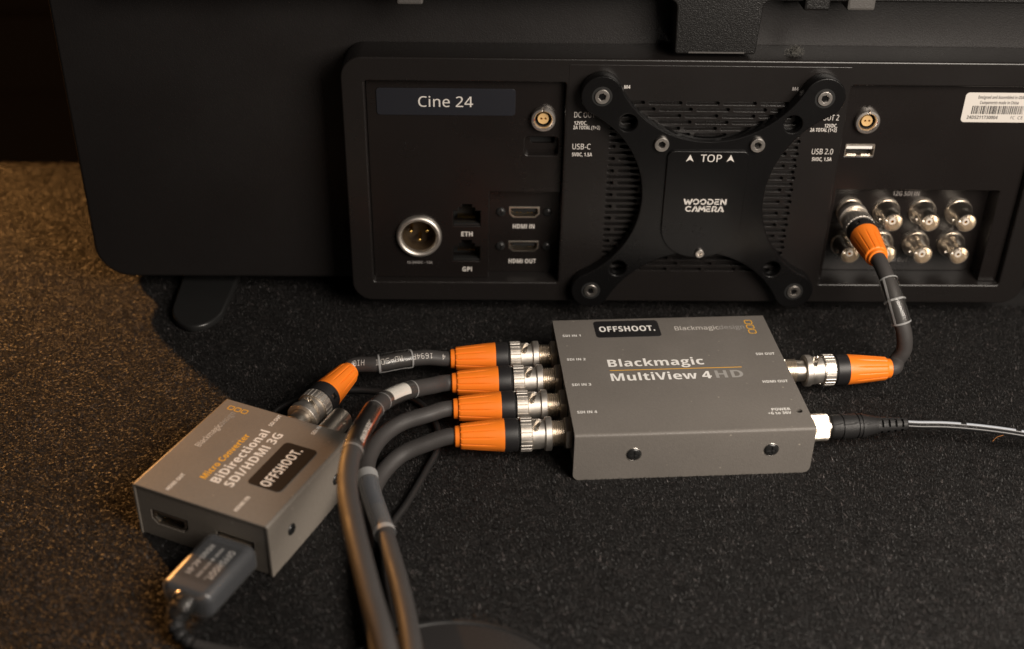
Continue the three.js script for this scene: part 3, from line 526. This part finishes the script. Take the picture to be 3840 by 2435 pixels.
/* =====================================================================================================
   FOUR-WAY MULTIVIEWER BOX
   ===================================================================================================== */
const B1 = { x: -18.36, z: 74.39, a: 0.0559, w: 99.4, d: 89.4, h: 23.2 };
const toW = (B, x, y, z) => [B.x + Math.cos(B.a) * x + Math.sin(B.a) * z, y, B.z - Math.sin(B.a) * x + Math.cos(B.a) * z];
const dirW = (B, x, y, z) => [Math.cos(B.a) * x + Math.sin(B.a) * z, y, -Math.sin(B.a) * x + Math.cos(B.a) * z];
const box1 = thing('multiviewer_box', 'grey flat metal multiviewer box with four orange plugs on its left', 'video converter', [B1.x, 0, B1.z], B1.a);
function foldedSheet(W, D, H, R, t, rc) {                   // top, front and back folded from one sheet; lower corners rounded by rc
  const prof = []; const add = (y, z, ny, nz) => prof.push([y, z, ny, nz]);
  const yb = 0.25; const ys = []; for (let i = 0; i <= 10; i++) ys.push(yb + rc * (1 - Math.cos(i / 10 * Math.PI / 2)));
  ys.push(H - R);
  for (const y of ys) add(y, -D / 2, 0, -1);
  for (let i = 1; i <= 6; i++) { const a = i / 6 * Math.PI / 2; add(H - R + R * Math.sin(a), -D / 2 + R - R * Math.cos(a), Math.sin(a), -Math.cos(a)); }
  for (let i = 0; i <= 6; i++) { const a = i / 6 * Math.PI / 2; add(H - R + R * Math.cos(a), D / 2 - R + R * Math.sin(a), Math.cos(a), Math.sin(a)); }
  for (const y of [...ys].reverse().slice(1)) add(y, D / 2, 0, 1);
  const half = y => { const e = y - yb; return e >= rc ? W / 2 : W / 2 - rc + Math.sqrt(Math.max(0, rc * rc - (rc - e) * (rc - e))); };
  const P = [], I = [], n = prof.length;
  prof.forEach(([y, z, ny, nz]) => { const w = half(y); for (const k of [0, 1]) for (const s of [-1, 1]) P.push(s * w, y - k * t * ny, z - k * t * nz); });   // outer -,+ inner -,+
  for (let i = 0; i < n - 1; i++) { const a = i * 4, b = a + 4; const q = (p, r, s, u) => I.push(p, r, s, p, s, u);
    q(a, b, b + 1, a + 1); q(a + 3, b + 3, b + 2, a + 2); q(a + 2, b + 2, b, a); q(a + 1, b + 1, b + 3, a + 3); }
  const last = (n - 1) * 4; I.push(0, 1, 3, 0, 3, 2, last, last + 2, last + 3, last, last + 3, last + 1);
  const g = new THREE.BufferGeometry(); g.setAttribute('position', new THREE.Float32BufferAttribute(P, 3)); g.setIndex(I); g.computeVertexNormals(); return crease(g, 0.5);
}
{
  const led = new THREE.CylinderGeometry(1.45, 1.45, 10, 24).translate(45.6, B1.h, 32.4);
  mesh('cover', sub(foldedSheet(B1.w, B1.d, B1.h, 1.4, 1.1, 3), led), M.coat, box1);
  const ch = box(-48.6, 0.8, -43.4, 48.6, 21.6, 43.4, 0.6); mesh('chassis', ch, M.coat, box1);
  mesh('indicator_lamp', lathe([[0, 0], [0.9, 0], [0.8, 0.5], [0, 0.7]], 14), M.dark, box1, [45.6, 21.6, 32.4]);
  const sc = crossScrew(2.9, 0.8);
  for (const [x, y] of [[-25.1, 12.8], [32.0, 12.9]]) { mesh('screw', sc, M.screwBlack, box1, [x, y, B1.d / 2 + 0.02]); mesh('screw_rim', ext((() => { const q = circ(0, 0, 3.25, THREE.Shape); q.holes.push(circ(0, 0, 2.92)); return q; })(), 0, 0.12, 0.05, 28, 1), M.steel, box1, [x, y, B1.d / 2 + 0.01]); }
  const T = B1.h + 0.05, up = [0, 0, -1], P = (s, f, m, x, z, cap, w, al) => print(box1, s, f, m, [x, T, z], FX, up, cap, w, al);
  [[-29.3, 1, -46.5], [-9.8, 2, -46.7], [9.8, 3, -46.8], [29.7, 4, -46.9]].forEach(([z, n, x]) => P('SDI IN ' + n, bold, M.inkBright, x, z, 1.75, 8.3));
  P('SDI OUT', bold, M.inkBright, 38.2, -10.2, 1.8, 8.5); P('HDMI OUT', bold, M.inkBright, 35.8, 11.5, 1.85, 11.0); P('POWER', bold, M.inkBright, 34.3, 31.8, 1.75, 8.0); P('+6 to 36V', bold, M.inkBright, 32.2, 34.4, 1.75, 9.8);
  P('Blackmagic', bold, M.inkBright, -29.1, -4.0, 5.6, 42.6); P('MultiView 4', bold, M.inkBright, -29.3, 6.9, 5.6, 44); P('HD', bold, M.inkGrey, 16.5, 6.7, 5.6, 12.2);
  P('Blackmagic', reg, M.ink, 5.9, -32.5, 3.3, 20.6); P('design', reg, M.inkGrey, 26.6, -32.5, 3.3, 11.8);
  mesh('printed_line', box(-29, B1.h + 0.02, -1.35, 29.4, T, -0.95), M.inkOrange, box1);
  for (const z of [-38.1, -34.0, -29.9]) mesh('orange_square_mark', onPlane(new THREE.ShapeGeometry(ringShape(-1.85, -1.75, 1.85, 1.75, 1.0, 0.42), 6), [41.3, T, z], FX, up), M.inkOrange, box1);
  const st = mesh('sticker', ext(rr(-15, -7, 15, 7, 1.9), 0, 0.14, 0.04, 8, 1), M.sticker, box1, [-16.1, B1.h + 0.01, -34.8], [-Math.PI / 2, 0, 0.0]); st.userData.label = 'black sticker with white lettering';
  print(box1, 'OFFSHOOT.', bold, M.inkBright, [-29.1, B1.h + 0.2, -32.5], FX, up, 4.5, 25.8);
}
const AX = 12.6, INZ = [-30.0, -10.5, 9.0, 28.7];
for (const z of INZ) bncJack(box1, [-B1.w / 2 + 0.8, AX, z], [-1, 0, 0], 20);
bncJack(box1, [B1.w / 2 - 0.8, AX + 0.4, -11.8], [1, 0, 0], 22);
{ const e = hdmiSocket(box1, [48.7, 12, 10.8], Math.PI / 2); void e; const d = group('power_jack', box1, [48.6, AX, 30]); mesh('threaded_collar', lathe([[2.4, 0], [4.6, 0], [4.6, 3], [2.4, 3], [2.4, 0]], 30), M.nickel, d, null, [0, 0, -Math.PI / 2]); }

/* =====================================================================================================
   SMALL CONVERTER BOX
   ===================================================================================================== */
const B2 = { x: -194.43, z: 138.46, a: -0.4271, w: 60, d: 60.5, h: 24.6 };
const box2 = thing('converter_box', 'small taupe metal converter box in front of the monitor on the left', 'video converter', [B2.x, 0, B2.z], B2.a);
{
  const w = B2.w, d = B2.d, h = B2.h;
  // U cover: top and two sides, rounded along the right and left top edges
  const s = new THREE.Shape(), R = 1.3, t = 1.1; s.moveTo(-w / 2, 0.3); s.lineTo(-w / 2, h - R); s.absarc(-w / 2 + R, h - R, R, Math.PI, Math.PI / 2, true); s.lineTo(w / 2 - R, h); s.absarc(w / 2 - R, h - R, R, Math.PI / 2, 0, true); s.lineTo(w / 2, 0.3); s.lineTo(w / 2 - t, 0.3); s.lineTo(w / 2 - t, h - t); s.lineTo(-w / 2 + t, h - t); s.lineTo(-w / 2 + t, 0.3); s.closePath();
  mesh('cover', ext(s, -d / 2, d / 2, 0.25, 8, 2), M.coatLight, box2);
  const end = (z0, z1, holes) => { const q = rr(-w / 2 + t + 0.15, 0.5, w / 2 - t - 0.15, h - t - 0.15, 0.5); q.holes.push(...holes); return ext(q, z0, z1, 0.2, 6, 1); };
  const hp = (x, y, W, H2) => { const p = hdmiShape(W, H2, THREE.Path); const q = new THREE.Path(p.getPoints().map(v => new THREE.Vector2(v.x + x, v.y + y))); return q; };
  mesh('front_plate', end(d / 2 - 1.6, d / 2 - 0.5, [hp(-15, 10.8, 16.4, 6.4), hp(14.5, 10.8, 16.4, 6.4)]), M.coatLight, box2);
  mesh('rear_plate', end(-d / 2 + 0.5, -d / 2 + 1.6, []), M.coatLight, box2);
  mesh('chassis', box(-28, 0.6, -28, 28, 22.8, 24), M.dark, box2);
  hdmiSocket(box2, [-15, 10.8, d / 2 - 1.0], 0, 15.2, 5.8); 
  const sc = crossScrew(2.4, 0.7);
  for (const z of [16, -16.3]) mesh('screw', sc, M.screwBlack, box2, [w / 2 + 0.02, 12.4, z], [0, Math.PI / 2, 0]);
  const T = h + 0.05, r = [0, 0, -1], up = [-1, 0, 0], P = (s2, f, m, x, z, cap, wd) => print(box2, s2, f, m, [x, T, z], r, up, cap, wd);
  P('HDMI OUT', bold, M.inkBright, -14.7, 27.8, 1.7, 10.2); P('HDMI IN', bold, M.inkBright, 15.2, 27.4, 1.7, 8.6); P('SDI OUT', bold, M.inkBright, -2.0, -21.6, 1.7, 7.8); P('SDI IN', bold, M.inkBright, 16.4, -23.9, 1.7, 6.0);
  P('Blackmagic', reg, M.ink, -20.0, 1.2, 2.7, 15.1); P('design', reg, M.inkGrey, -20.0, -14.1, 2.7, 8.9);
  P('Micro Converter', bold, M.inkOrange, -6.2, 16.8, 2.9, 29.8); P('BiDirectional', bold, M.inkBright, -0.3, 16.9, 4.1, 35.2); P('SDI/HDMI 3G', bold, M.inkBright, 5.6, 16.8, 4.1, 35.6);
  for (const x of [-24.0, -20.75, -17.5]) mesh('orange_square_mark', onPlane(new THREE.ShapeGeometry(ringShape(-1.35, -1.4, 1.35, 1.4, 0.75, 0.36), 6), [x, T, -25.5], r, up), M.inkOrange, box2);
  const st = mesh('sticker', ext(rr(-13.8, -7.4, 13.8, 7.4, 1.9), 0, 0.14, 0.04, 8, 1).rotateX(-Math.PI / 2).rotateY(Math.PI / 2), M.sticker, box2, [16.2, h + 0.01, -1.6]); st.userData.label = 'black sticker with white lettering';
  print(box2, 'OFFSHOOT.', bold, M.inkBright, [18.2, h + 0.2, 11.2], r, up, 4.4, 24.2);
}
bncJack(box2, [-3.2, 12.5, -B2.d / 2 + 0.3], [0, 0, -1], 23, true); bncJack(box2, [11.6, 12.5, -B2.d / 2 + 0.3], [0, 0, -1], 23, true);

/* =====================================================================================================
   COAXIAL CABLES
   ===================================================================================================== */
const R = 3.5, GRP = 'black coaxial cables with orange plugs';
const inPlug = (cable, i, roll) => { const p = toW(B1, -B1.w / 2 - 7.7, AX, INZ[i]); bncPlug(cable, p, dirW(B1, -1, 0, 0), roll); return { s: toW(B1, -B1.w / 2 - 7.7 - 36, AX, INZ[i]), e: toW(B1, -B1.w / 2 - 7.7 - 43, AX + 0.05, INZ[i]) }; };
const ROLL = -2.35;
// cable one: first input to the converter
{
  const c = thing('coax_cable', 'short black coax cable joining the small converter to the first input, clear tube midway', 'cable', [0, 0, 0], 0, GRP);
  const a = inPlug(c, 0, ROLL), p2 = toW(B2, -3.2, 12.5, -B2.d / 2 - 14.4), d2 = dirW(B2, 0, 0, -1); bncPlug(c, p2, d2, -0.9);
  const b0 = toW(B2, -3.2, 12.5, -B2.d / 2 - 14.4 - 36), b1 = toW(B2, -3.2, 12.7, -B2.d / 2 - 14.4 - 43);
  const cv = curveOf([a.s, a.e, [-127.8, 14, 51.2], [-139.6, 15, 54.8], [-149, 15, 58.0], b1.map((v, i) => v + (i === 2 ? 0.5 : i === 0 ? -0.2 : 1)), b0]);
  mesh('jacket', sweep(cv, R, { seg: 140 }), M.jacket, c);
  mesh('clear_tube', tubeShell(cv, R + 0.02, (s, t) => R + 0.75 + 0.22 * Math.exp(-Math.pow((s - 0.48) * 22, 2)), { t0: 0.40, t1: 0.66, seg: 40, rad: 36 }), M.clear, c);
  tubeTrim(c, cv, R + 0.75, 0.40, 0.66, [-2.1, 0.55]);
  mesh('printed_marking', dotPrint(cv, '4  1694F  HD-SDI  HIGH FLEX', 0.125, 1, -0.75, R, 2.3), M.ink, c);
}
// cable two: arches over the converter's corner
const offTex = canvasTex(512, 512, (c, w, h) => { c.fillStyle = '#1b1817'; c.fillRect(0, 0, w, h); c.fillStyle = '#c8481a'; c.fillRect(0, h * 0.05, w, h * 0.07); c.fillStyle = '#a63c18'; for (let x = 0; x < w; x += 8) c.fillRect(x, h * 0.78 + ((x * 37) % 11), 8, h * 0.05); });
{
  const c = thing('coax_cable', 'black coax cable of the second input with white label, arching over the small converter', 'cable', [0, 0, 0], 0, GRP);
  const a = inPlug(c, 1, ROLL);
  const cv = curveOf([a.s, a.e, [-124.5, 15.6, 75.8], [-131.0, 18.5, 82.2], [-137.3, 22.0, 90.4], [-144.6, 29.0, 108.4], [-147.9, 35.0, 128.4], [-150.3, 39.0, 147.2], [-151.1, 41.0, 164.8], [-149.9, 42.0, 179.5], [-145.6, 43.0, 200.1], [-142.3, 43.0, 213.0], [-137.3, 42.0, 231.3], [-131.7, 40.0, 250.0], [-122, 30, 292], [-112, 14, 345], [-104, 4.5, 400], [-100, 3.9, 450]]);
  mesh('jacket', sweep(cv, R + 0.2, { seg: 260 }), M.jacket, c);
  mesh('white_label', sweep(cv, R + 0.27, { t0: 0.082, t1: 0.121, a0: -1.45, a1: 0.35, seg: 16, rad: 16 }), M.whiteLabel, c);
  mesh('clear_tube', tubeShell(cv, R + 0.23, R + 0.5, { t0: 0.070, t1: 0.132, seg: 30, rad: 36 }), M.clear, c);
  tubeTrim(c, cv, R + 0.42, 0.070, 0.132, []); tubeTrim(c, cv, R + 0.6, 0.160, 0.256, []);
  const lab = sweep(cv, R + 0.3, { t0: 0.166, t1: 0.247, a0: -1.9, a1: 1.5, seg: 40, rad: 30, keepUV: true }); mesh('wrap_label', lab, std(C(1, 1, 1), 0.4, 0, { map: offTex }), c);
  const tx = textGeo('OFFSHOOT.', bold, 2.0, 17); { const pos = tx.attributes.position, len = cv.getLength(); for (let i = 0; i < pos.count; i++) { const s = 0.245 - pos.getX(i) / len, f = frame(cv, s, V(0, 1, 0)), an = -0.62 - pos.getY(i) / (R + 0.3), d = f.N.clone().multiplyScalar(Math.cos(an)).addScaledVector(f.B, Math.sin(an)), q = f.P.clone().addScaledVector(d, R + 0.48); pos.setXYZ(i, q.x, q.y, q.z); } tx.computeVertexNormals(); }
  mesh('lettering', tx, M.ink, c);
  mesh('clear_tube', tubeShell(cv, R + 0.23, R + 0.65, { t0: 0.160, t1: 0.256, seg: 40, rad: 36 }), M.clear, c);
}
// cable three
{
  const c = thing('coax_cable', 'black coax cable of the third input wrapped in a milky sleeve with dark label', 'cable', [0, 0, 0], 0, GRP);
  const a = inPlug(c, 2, ROLL);
  const cv = curveOf([a.s, a.e, [-126.1, 13.0, 93.7], [-137.1, 12.0, 98.5], [-145.3, 11.4, 108.8], [-149.1, 11.3, 124.2], [-147.0, 11.3, 139.3], [-143.0, 11.3, 153.6], [-139.3, 11.3, 165.7], [-135.3, 11.3, 180.1], [-130.2, 11.5, 200.5], [-125.8, 12.0, 223.8], [-120, 12, 270], [-110, 8, 310], [-100, 4.0, 350], [-92, 3.7, 400], [-90, 3.7, 450]]);
  mesh('jacket', sweep(cv, R, { seg: 240 }), M.jacket, c);
  const L0 = 0.170, L1 = 0.260;
  mesh('wrap_label', sweep(cv, R + 0.14, { t0: L0 + 0.012, t1: L1 - 0.036, a0: -2.2, a1: 1.3, seg: 40, rad: 26 }), std(C(0.022, 0.026, 0.036), 0.5), c);
  mesh('milky_sleeve', tubeShell(cv, R + 0.03, (s) => R + 0.5 + 0.18 * Math.exp(-s * 40) + 0.2 * Math.exp(-(1 - s) * 40), { t0: L0, t1: L1, seg: 60, rad: 36 }), M.haze, c);
  mesh('sleeve_end', sweep(cv, R + 0.75, { t0: L0 - 0.002, t1: L0 + 0.010, seg: 6, rad: 36 }), M.milky, c); mesh('sleeve_end', sweep(cv, R + 0.74, { t0: L1 - 0.004, t1: L1 + 0.002, seg: 6, rad: 36 }), M.milky, c);
}
// cable four: lowest, slips under the others
{
  const c = thing('coax_cable', 'black coax cable of the fourth input lying lowest under the other cables', 'cable', [0, 0, 0], 0, GRP);
  const a = inPlug(c, 3, ROLL);
  const cv = curveOf([a.s, a.e, [-125.4, 10.5, 110.3], [-136.4, 7.0, 113.8], [-144.4, 4.6, 125.3], [-147.4, 4.1, 142.1], [-147.6, 4.1, 157.7], [-145.6, 4.6, 180.4], [-141.6, 6.0, 201.9], [-137.4, 7.2, 220.0], [-130, 8, 262], [-124, 6, 310], [-118, 3.8, 360], [-116, 3.7, 450]]);
  mesh('jacket', sweep(cv, R, { seg: 220 }), M.jacket, c);
}
// cable five: output up to the monitor
{
  const c = thing('coax_cable', 'black coax cable rising from the multiviewer output to the monitor socket, cracked clear tube midway', 'cable', [0, 0, 0], 0, GRP);
  const o = B1.w / 2 + 12, y = AX + 0.4, z = -11.8; bncPlug(c, toW(B1, o, y, z), dirW(B1, 1, 0, 0), 0.6);
  const jx = 77.8, jy = 53.6, md = V(0.05, -0.06, 1).normalize(); bncPlug(c, [jx, jy, SZ + 5.4], md.toArray(), 2.2);
  const at = s => [jx + md.x * s, jy + md.y * s, SZ + 5.4 + md.z * s];
  const cv = curveOf([toW(B1, o + 36, y, z), toW(B1, o + 42, y + 0.2, z), [86.8, 14.4, 52.7], [89.0, 19.8, 52.3], [88.2, 27, 51.6], [85.8, 34.2, 49.3], [83.4, 41, 44.4], [81.4, 47.2, 36.0], at(42), at(36)]);
  const ref = V(0.4, 0.1, 1).normalize();
  mesh('jacket', sweep(cv, R, { seg: 150, ref: V(0.2, 0.15, 1) }), M.jacket, c);
  mesh('clear_tube', tubeShell(cv, R + 0.03, (s, t) => R + 0.85 + 0.5 * Math.exp(-Math.pow((s - 0.5) * 24, 2)) + 0.1 * Math.sin(t * 3 + s * 9), { t0: 0.45, t1: 0.74, seg: 60, rad: 36, ref }), M.clear, c);
  tubeTrim(c, cv, R + 0.85, 0.45, 0.74, [-1.25, 1.45], ref);
  mesh('tape_seam', sweep(cv, (s, t) => R + 1.25 + 0.25 * Math.sin(t * 5) * Math.sin(t * 11), { t0: 0.59, t1: 0.602, seg: 4, rad: 60, ref }), M.milky, c);
}

/* =====================================================================================================
   POWER LEAD, HDMI LEAD, THIN LEAD, ROUND BASE, LINT
   ===================================================================================================== */
{
  const c = thing('power_lead', 'black power lead with knurled nickel nut plugged into the multiviewer box', 'cable');
  const h = group('power_plug', c); const o = toW(B1, B1.w / 2 + 0.1, AX - 0.2, 30.0), d = V(...dirW(B1, 1, 0, -0.01)).normalize(); h.position.set(o[0] * K, o[1] * K, o[2] * K); h.quaternion.setFromUnitVectors(V(0, 1, 0), d);
  mesh('knurled_nut', knurl(5.9, 0.16, 72, 2.2, 9.6, 3), M.nickel, h);
  mesh('metal_neck', lathe([[0, 0], [4.0, 0], [4.0, 11.4], [0, 11.4]], 30), M.chrome, h);
  mesh('plug_body', lathe([[0, 10.8], [4.2, 10.9], [4.8, 11.4], [5.1, 12.2], [5.15, 15.6], [4.75, 15.8], [4.75, 16.1], [5.2, 16.3], [5.35, 19], [5.3, 22.2], [4.85, 22.4], [4.85, 22.7], [5.3, 22.9], [5.3, 23.8], [4.85, 24], [4.85, 24.3], [5.25, 24.5], [5.2, 25.4], [4.6, 27.5], [3.9, 30.5], [3.6, 31.5], [0, 31.5]], 48, 0.5), M.rubber, h);
  const rel = []; for (let k = 0; k < 4; k++) { const y = 33.2 + k * 3, r = 3.6 - k * 0.22; for (let q = 0; q < 4; q++) { const b = new THREE.BoxGeometry(3.6, 1.1, 3.4); b.translate(r + 0.2, 0, 0); b.rotateY(q * Math.PI / 2 + Math.PI / 4); b.translate(0, y, 0); rel.push(b); } }
  mesh('strain_relief', sub(lathe([[0, 31.2], [3.65, 31.2], [3.5, 34], [3.1, 40], [2.8, 44.4], [2.4, 44.9], [0, 44.9]], 36, 0.6), ...rel), M.rubber, h);
  mesh('strain_core', lathe([[0, 31], [2.0, 31], [1.9, 44.5], [0, 44.5]], 20), M.dark, h);
  const s = toW(B1, B1.w / 2 + 44, AX - 0.2, 29.6);
  const path = dz => curveOf([[s[0], s[1] + dz * 0.35, s[2] - dz], [s[0] + 6, s[1] - 0.3 + dz * 0.35, s[2] - dz + 0.1], [95, 12 + dz * 0.35, 99.0 - dz], [111, 11.9 + dz * 0.35, 101.2 - dz], [127, 11.2 + dz * 0.35, 104.2 - dz], [160, 7.5 + dz * 0.35, 110 - dz], [230, 2.4 + dz * 0.35, 124 - dz]]);
  const wA = path(0.8), wB = path(-0.85);
  mesh('wire', sweep(wA, 0.95, { seg: 90, rad: 16 }), M.wire, c); mesh('wire', sweep(wB, 0.95, { seg: 90, rad: 16 }), M.wire, c);
  for (const [t0, t1] of [[0.005, 0.155], [0.17, 0.30], [0.315, 0.44], [0.455, 0.60]]) mesh('white_stripe', sweep(wA, 0.99, { t0, t1, a0: -0.9, a1: 0.75, seg: 30, rad: 8 }), M.stripe, c);
  mesh('printed_marking', dotPrint(wB, 'I-I SDF D-SEE  E-I SLL  SDFEEG  I-E', 0.04, 1, -0.3, 0.95, 0.8), M.inkDim, c);
}
{
  const c = thing('hdmi_lead', 'black HDMI lead whose labelled plug in clear wrap sits in the small converter', 'cable', [B2.x, 0, B2.z], B2.a);
  const z0 = B2.d / 2 + 0.3, cx = 14.8;
  mesh('metal_tip', ext(hdmiShape(13.9, 4.6), z0 - 4, z0 + 1.2, 0.1).translate(14.5, 10.8, 0), M.nickel, c);
  const body = (e, z1) => { const g = ext(rr(-10.3 - e, -5.4 - e, 10.3 + e, 5.4 + e, 3.6), z0 + 0.8 - e * 0.2, z1, 2.4, 12, 5); return g; };
  mesh('plug_body', body(0, z0 + 30).translate(cx, 9.6, 0), std(C(0.026, 0.028, 0.033), 0.4), c);
  const lt = canvasTex(1024, 768, (k, w, h) => { k.fillStyle = '#15171c'; k.fillRect(0, 0, w, h); k.fillStyle = '#c9c4bd'; const t = (s, x, y, wd, px) => { k.save(); k.font = `bold ${px}px sans-serif`; const q = wd / k.measureText(s).width; k.translate(x, y); k.scale(q, 1); k.fillText(s, 0, 0); k.restore(); }; t('OFFSHOOT.', 90, 230, 830, 190); t('HDMI', 110, 400, 250, 90); k.beginPath(); k.arc(430, 372, 34, 0, 7); k.fill(); t('MICRO HDMI', 500, 400, 420, 80); t('HDMI-AC-01', 90, 640, 830, 150); });
  const lg = new THREE.PlaneGeometry(20, 15.4); lg.rotateX(-Math.PI / 2); lg.rotateY(-Math.PI / 2); lg.userData.keepUV = true;
  mesh('printed_label', lg, std(C(1, 1, 1), 0.34, 0, { map: lt }), c, [cx, 9.6 + 5.44, z0 + 15]);
  mesh('clear_wrap', (() => { const g = ext(rr(-10.9, -5.95, 10.9, 5.95, 4.0), z0 + 0.9, z0 + 31.2, 2.6, 14, 6).translate(cx, 9.6, 0); const p = g.attributes.position; for (let i = 0; i < p.count; i++) { const z = p.getZ(i); if (z > z0 + 27) { const k = (z - z0 - 27) / 4.2; p.setX(i, cx + (p.getX(i) - cx) * (1 - 0.25 * k * k)); } } g.computeVertexNormals(); return g; })(), std(C(0.93, 0.94, 0.96), 0.3, 0, { transmission: 0.95, thickness: 0, ior: 1.6, side: THREE.DoubleSide, bumpMap: rep(wearTex, 0.03), bumpScale: 0.0003 }), c);
  const q = (x, y, z) => { const dx = x - B2.x, dz = z - B2.z; return [Math.cos(B2.a) * dx - Math.sin(B2.a) * dz, y, Math.sin(B2.a) * dx + Math.cos(B2.a) * dz]; };
  const st = [cx, 9.4, z0 + 29], cv = curveOf([st, [cx + 0.3, 9.0, z0 + 34], q(-208.2, 7.2, 202.0), q(-208.4, 5, 207.3), q(-203.8, 3.6, 212.4), q(-189.4, 3, 217), q(-172, 3, 220), q(-140, 3, 232), q(-110, 3, 262), q(-100, 3, 320)]);
  mesh('strain_relief', sweep(cv, s => 4.2 - 1.9 * Math.min(1, s * 1.15) - (Math.sin(s * 42) > 0.55 ? 0.4 : 0), { t0: 0, t1: 0.13, seg: 60, rad: 24 }), M.rubber, c);
  mesh('wrap_end', tubeShell(cv, 4.2, s => 5.6 - 2.0 * s + 0.3 * Math.sin(s * 9), { t0: 0.005, t1: 0.06, seg: 20, rad: 30 }), M.clear, c);
  mesh('jacket', sweep(cv, 2.0, { seg: 120, rad: 20 }), M.jacket, c);
}
{
  const c = thing('thin_lead', 'thin black lead looping on the carpet behind and under the coax cables', 'cable');
  const cv = curveOf([toW(B2, -15, 7, -B2.d / 2 + 1), toW(B2, -15, 6.5, -B2.d / 2 - 9), [-194, 3.5, 80], [-188, 2.6, 70.6], [-178, 2.4, 63.2], [-162.5, 2.4, 60.4], [-146, 2.4, 62.2], [-132, 2.4, 69], [-123.2, 2.4, 85], [-121.6, 2.4, 102.5], [-125.8, 2.4, 118], [-132.6, 2.4, 139], [-138.0, 2.4, 153], [-139.6, 2.4, 172], [-135, 2.4, 200], [-128, 2.4, 235], [-120, 2.4, 320]]);
  mesh('jacket', sweep(cv, 1.45, { seg: 200, rad: 18 }), M.thin, c);
  mesh('plug', sweep(cv, s => 3.2 - 1.2 * s, { t0: 0, t1: 0.03, seg: 10, rad: 20 }), M.thin, c);
}
{
  const c = thing('round_base', 'flat round dark base half out of view at the bottom edge', 'base plate', [-112, 0, 250], 0);
  mesh('disc', lathe([[0, 0.3], [44.5, 0.3], [45.5, 1.2], [45.6, 3.6], [45.2, 4.4], [44.2, 4.8], [0, 4.9]], 96, 0.5), std(C(0.03, 0.028, 0.028), 0.38, 0, { roughnessMap: rep(wearTex, 0.05), ...grainBump(0.00002, 0.01) }), c);
  mesh('rim', lathe([[44.0, 4.7], [44.6, 5.3], [45.6, 5.3], [46.1, 4.4], [46.1, 1.0], [45.4, 1.0]], 96, 0.7), M.rubber, c);
}
{
  const g = []; for (let i = 0; i < 190; i++) { const a = rnd() * 6.28, r = rnd() * 2.6, h = rnd() * 3.4 * (1 - r / 3.4), P0 = [Math.cos(a) * r, 0.5 + h, Math.sin(a) * r * 0.8]; const pts = [P0]; for (let k = 0; k < 3; k++) { const q = pts[k]; pts.push([q[0] + (rnd() - 0.5) * 1.8, Math.max(0.25, q[1] + (rnd() - 0.5) * 1.4), q[2] + (rnd() - 0.5) * 1.6]); } g.push(sweep(curveOf(pts), 0.065, { seg: 8, rad: 5, ref: V(0.3, 0.9, 0.2) })); }
  const l = mesh(numbered('lint_clump'), merge(g), M.lint, scene, [37.4, 134.9, -14.5]); l.scale.setScalar(1.25); l.userData = { label: 'small clump of grey lint on top of the monitor housing', category: 'lint' };
}
{
  const l = mesh(numbered('thread'), sweep(curveOf([[117.8, 2.0, 97.0], [120.3, 2.5, 94.8], [124.1, 2.0, 92.6]]), 0.16, { seg: 14, rad: 6 }), std(C(0.5, 0.2, 0.06), 0.7), scene); l.userData = { label: 'tiny orange thread on the carpet beyond the power lead', category: 'thread' };
}
renderer.render(scene, camera);
